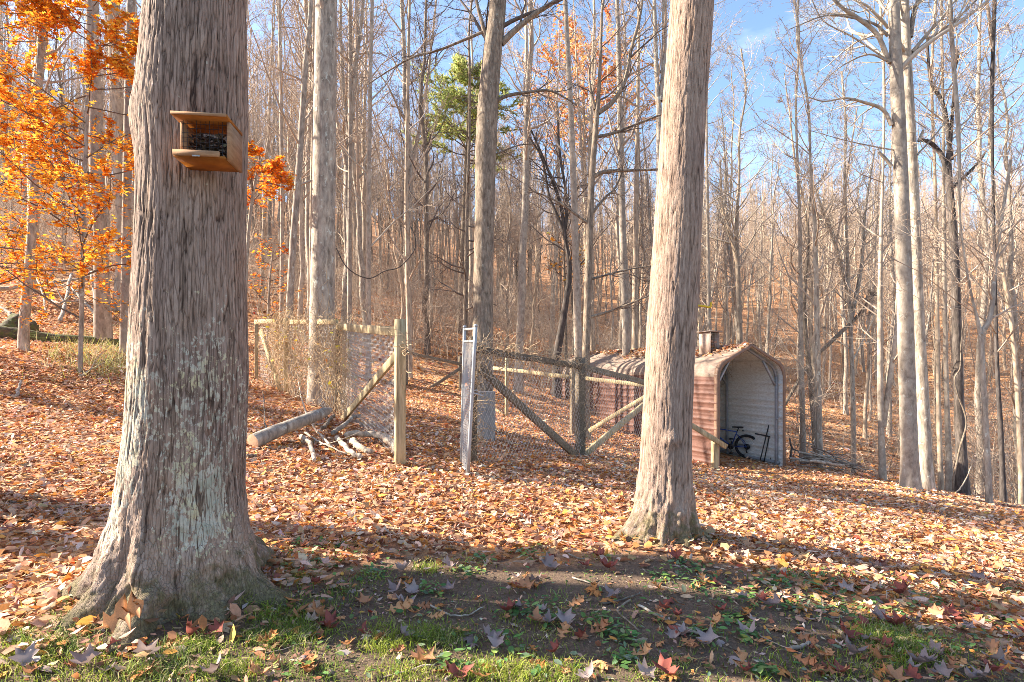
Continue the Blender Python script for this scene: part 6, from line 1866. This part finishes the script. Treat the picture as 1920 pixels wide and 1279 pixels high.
# ------------------------------------------------------------------ hillside litter on the left
def hillside():
    g = np.random.default_rng(130)
    a, b = gpt(-40, 628, .04), gpt(262, 655, .03)
    c = poly([a, a * .5 + b * .5 + [0, 0, .02], b], 30)
    for k in range(30): c[k, 2] = max(c[k, 2] * 0 + tz(c[k, 0], c[k, 1]) + .06, 0)
    o = c[0].copy(); r = np.linspace(.17, .10, 30)
    V, Q, T = tubes(c - o, r, 14)
    cc = np.repeat(c - o, 14, 0); V = cc + (V - cc) * (1 + .3 * fbm(V * 3, 3))[:, None]
    moss = bark('mossy_rotten_bark', (.05, .04, .03), (.11, .09, .055), (.17, .15, .07), 8, 8, (.11, .12, .04), .5, .6)
    h = link('mossy_log', mesh_np('mossy_log', V, Q, T, moss, None, True)); h.location = [float(v) for v in o]
    tag(h, 'long mossy rotten log lying across the hillside', 'log')
    # root clump at its upper end
    p = gpt(38, 622); u = np.linspace(0, 1, 14); A = np.arange(20) * 2 * np.pi / 20
    UU, AA = np.meshgrid(u, A, indexing='ij')
    dirs = np.stack([(np.cos(AA) * np.cos(UU * 1.5)).ravel(), (np.sin(AA) * np.cos(UU * 1.5)).ravel(), np.sin(UU * 1.5).ravel()], -1)
    V = dirs * ([.42, .36, .40] * (1 + .5 * fbm(dirs * 2.6 + 4, 4))[:, None]) - [0, 0, .05]
    i = np.arange(13)[:, None] * 20; j = np.arange(20)[None]; k = (j + 1) % 20
    Q = np.stack([i + j, i + k, i + 20 + k, i + 20 + j], -1).reshape(-1, 4)
    h = link('mossy_stump', mesh_np('mossy_stump', V, Q, None, moss, None, True)); h.location = [float(v) for v in p]
    tag(h, 'low dark mossy stump at the upper end of the rotten log', 'stump')
    S = [('long fallen limb lying across the top of the hillside bank', [(-20, 566), (60, 562), (130, 552), (200, 540)], .06, .03, [.3, .35, .4, .5]),
         ('dead branch propped like a trestle on the hillside', [(112, 605), (124, 585), (134, 562)], .05, .04, [0, .3, .75]),
         ('pale curved branch behind the trestle branch', [(90, 570), (115, 590), (150, 580)], .035, .02, [.1, .3, .6]),
         ('dark slanting branch running down to the thin snag', [(135, 575), (160, 590), (178, 600)], .04, .03, [.5, .3, .1]),
         ('short dark snag standing on the bank below the pale trunk', [(177, 612), (178, 590), (172, 560)], .04, .03, [0, .3, .8]),
         ('white fallen branch at the hillside edge', [(-10, 590), (12, 600), (30, 615)], .05, .03, [.2, .2, .1]),
         ('thin grey stick slanting over the rotten log', [(64, 548), (80, 570), (86, 590)], .025, .02, [.6, .3, 0]),
         ('pale bent stick standing out of shaded leaves', [(32, 748), (36, 738), (40, 732)], .025, .015, [0, .06, .12]),
         ('thin fallen branch lying on the hillside leaves', [(150, 712), (190, 690), (235, 676)], .02, .01, [.02, .03, .05])]
    for k_, (lab, px, r0, r1, lf_) in enumerate(S):
        stick('dead_branch', lab, px, r0, r1, 'branch', 'bark_grey' if k_ % 2 else 'bark_pale', 'dead branches on the hillside', .03, 7, True, 2, 140 + k_, lf_)
    # evergreen fern below the log
    p = gpt(86, 650); mb = MB()
    for q in range(16):
        an = g.uniform(0, 6.28); L = g.uniform(.28, .5); t = np.linspace(0, 1, 9)
        d = np.array([math.cos(an), math.sin(an), 0]); sdv = np.array([-d[1], d[0], 0])
        c = d * (t * L)[:, None] + U3 * (.30 * np.sin(t * 2.2) * L * 2.0)[:, None]
        for k in range(1, 9):
            for s in (-1, 1):
                e = c[k] + sdv * s * .085 * math.sin(.5 + 2.4 * (1 - t[k])) + d * .02
                mb.add([c[k], c[k] + d * .03, e], None, [[0, 1, 2]], (.17, .27, .11))
    h = mb.build('fern', M['grass']); h.location = [float(v) for v in p]
    tag(h, 'green fern growing below the mossy log', 'fern')
    # yellow-green seedlings and straw on the bank
    n = 900
    px = np.concatenate([g.normal(200, 55, 600), g.normal(150, 30, 150), g.normal(470, 30, 150)]); py = np.concatenate([g.normal(668, 22, 600), g.normal(600, 12, 150), g.normal(690, 12, 150)])
    pp = np.stack([gpt(a_, b_) for a_, b_ in zip(px[:260], py[:260])])
    pp = np.concatenate([pp + g.normal(0, .15, pp.shape) * [1, 1, 0] for _ in range(8)]); pp[:, 2] = terr(pp[:, 0], pp[:, 1])
    m = len(pp); d = nrm(g.normal(0, .6, (m, 3)) + [0, 0, .8]); L = g.uniform(.12, .38, m)[:, None]
    s = nrm(np.cross(d, g.normal(0, 1, (m, 3)))) * .005
    V = np.stack([pp - s, pp + s, pp + d * L], 1).reshape(-1, 3)
    col = pick(g, m, [(.42, .36, .18), (.35, .36, .10), (.50, .42, .24), (.45, .42, .08)], (3, 2, 3, 1))
    tag(link('dry_grass', mesh_np('dry_grass', V, None, np.arange(3 * m).reshape(-1, 3), M['grass'], np.repeat(col, 3, 0))), 'straw-coloured dry grass on the bank below the rotten log', 'grass', kind='stuff')
hillside()

nt = sum(len(m.polygons) for m in bpy.data.meshes)
print('POLYS', nt, 'OBJECTS', len(bpy.data.objects))
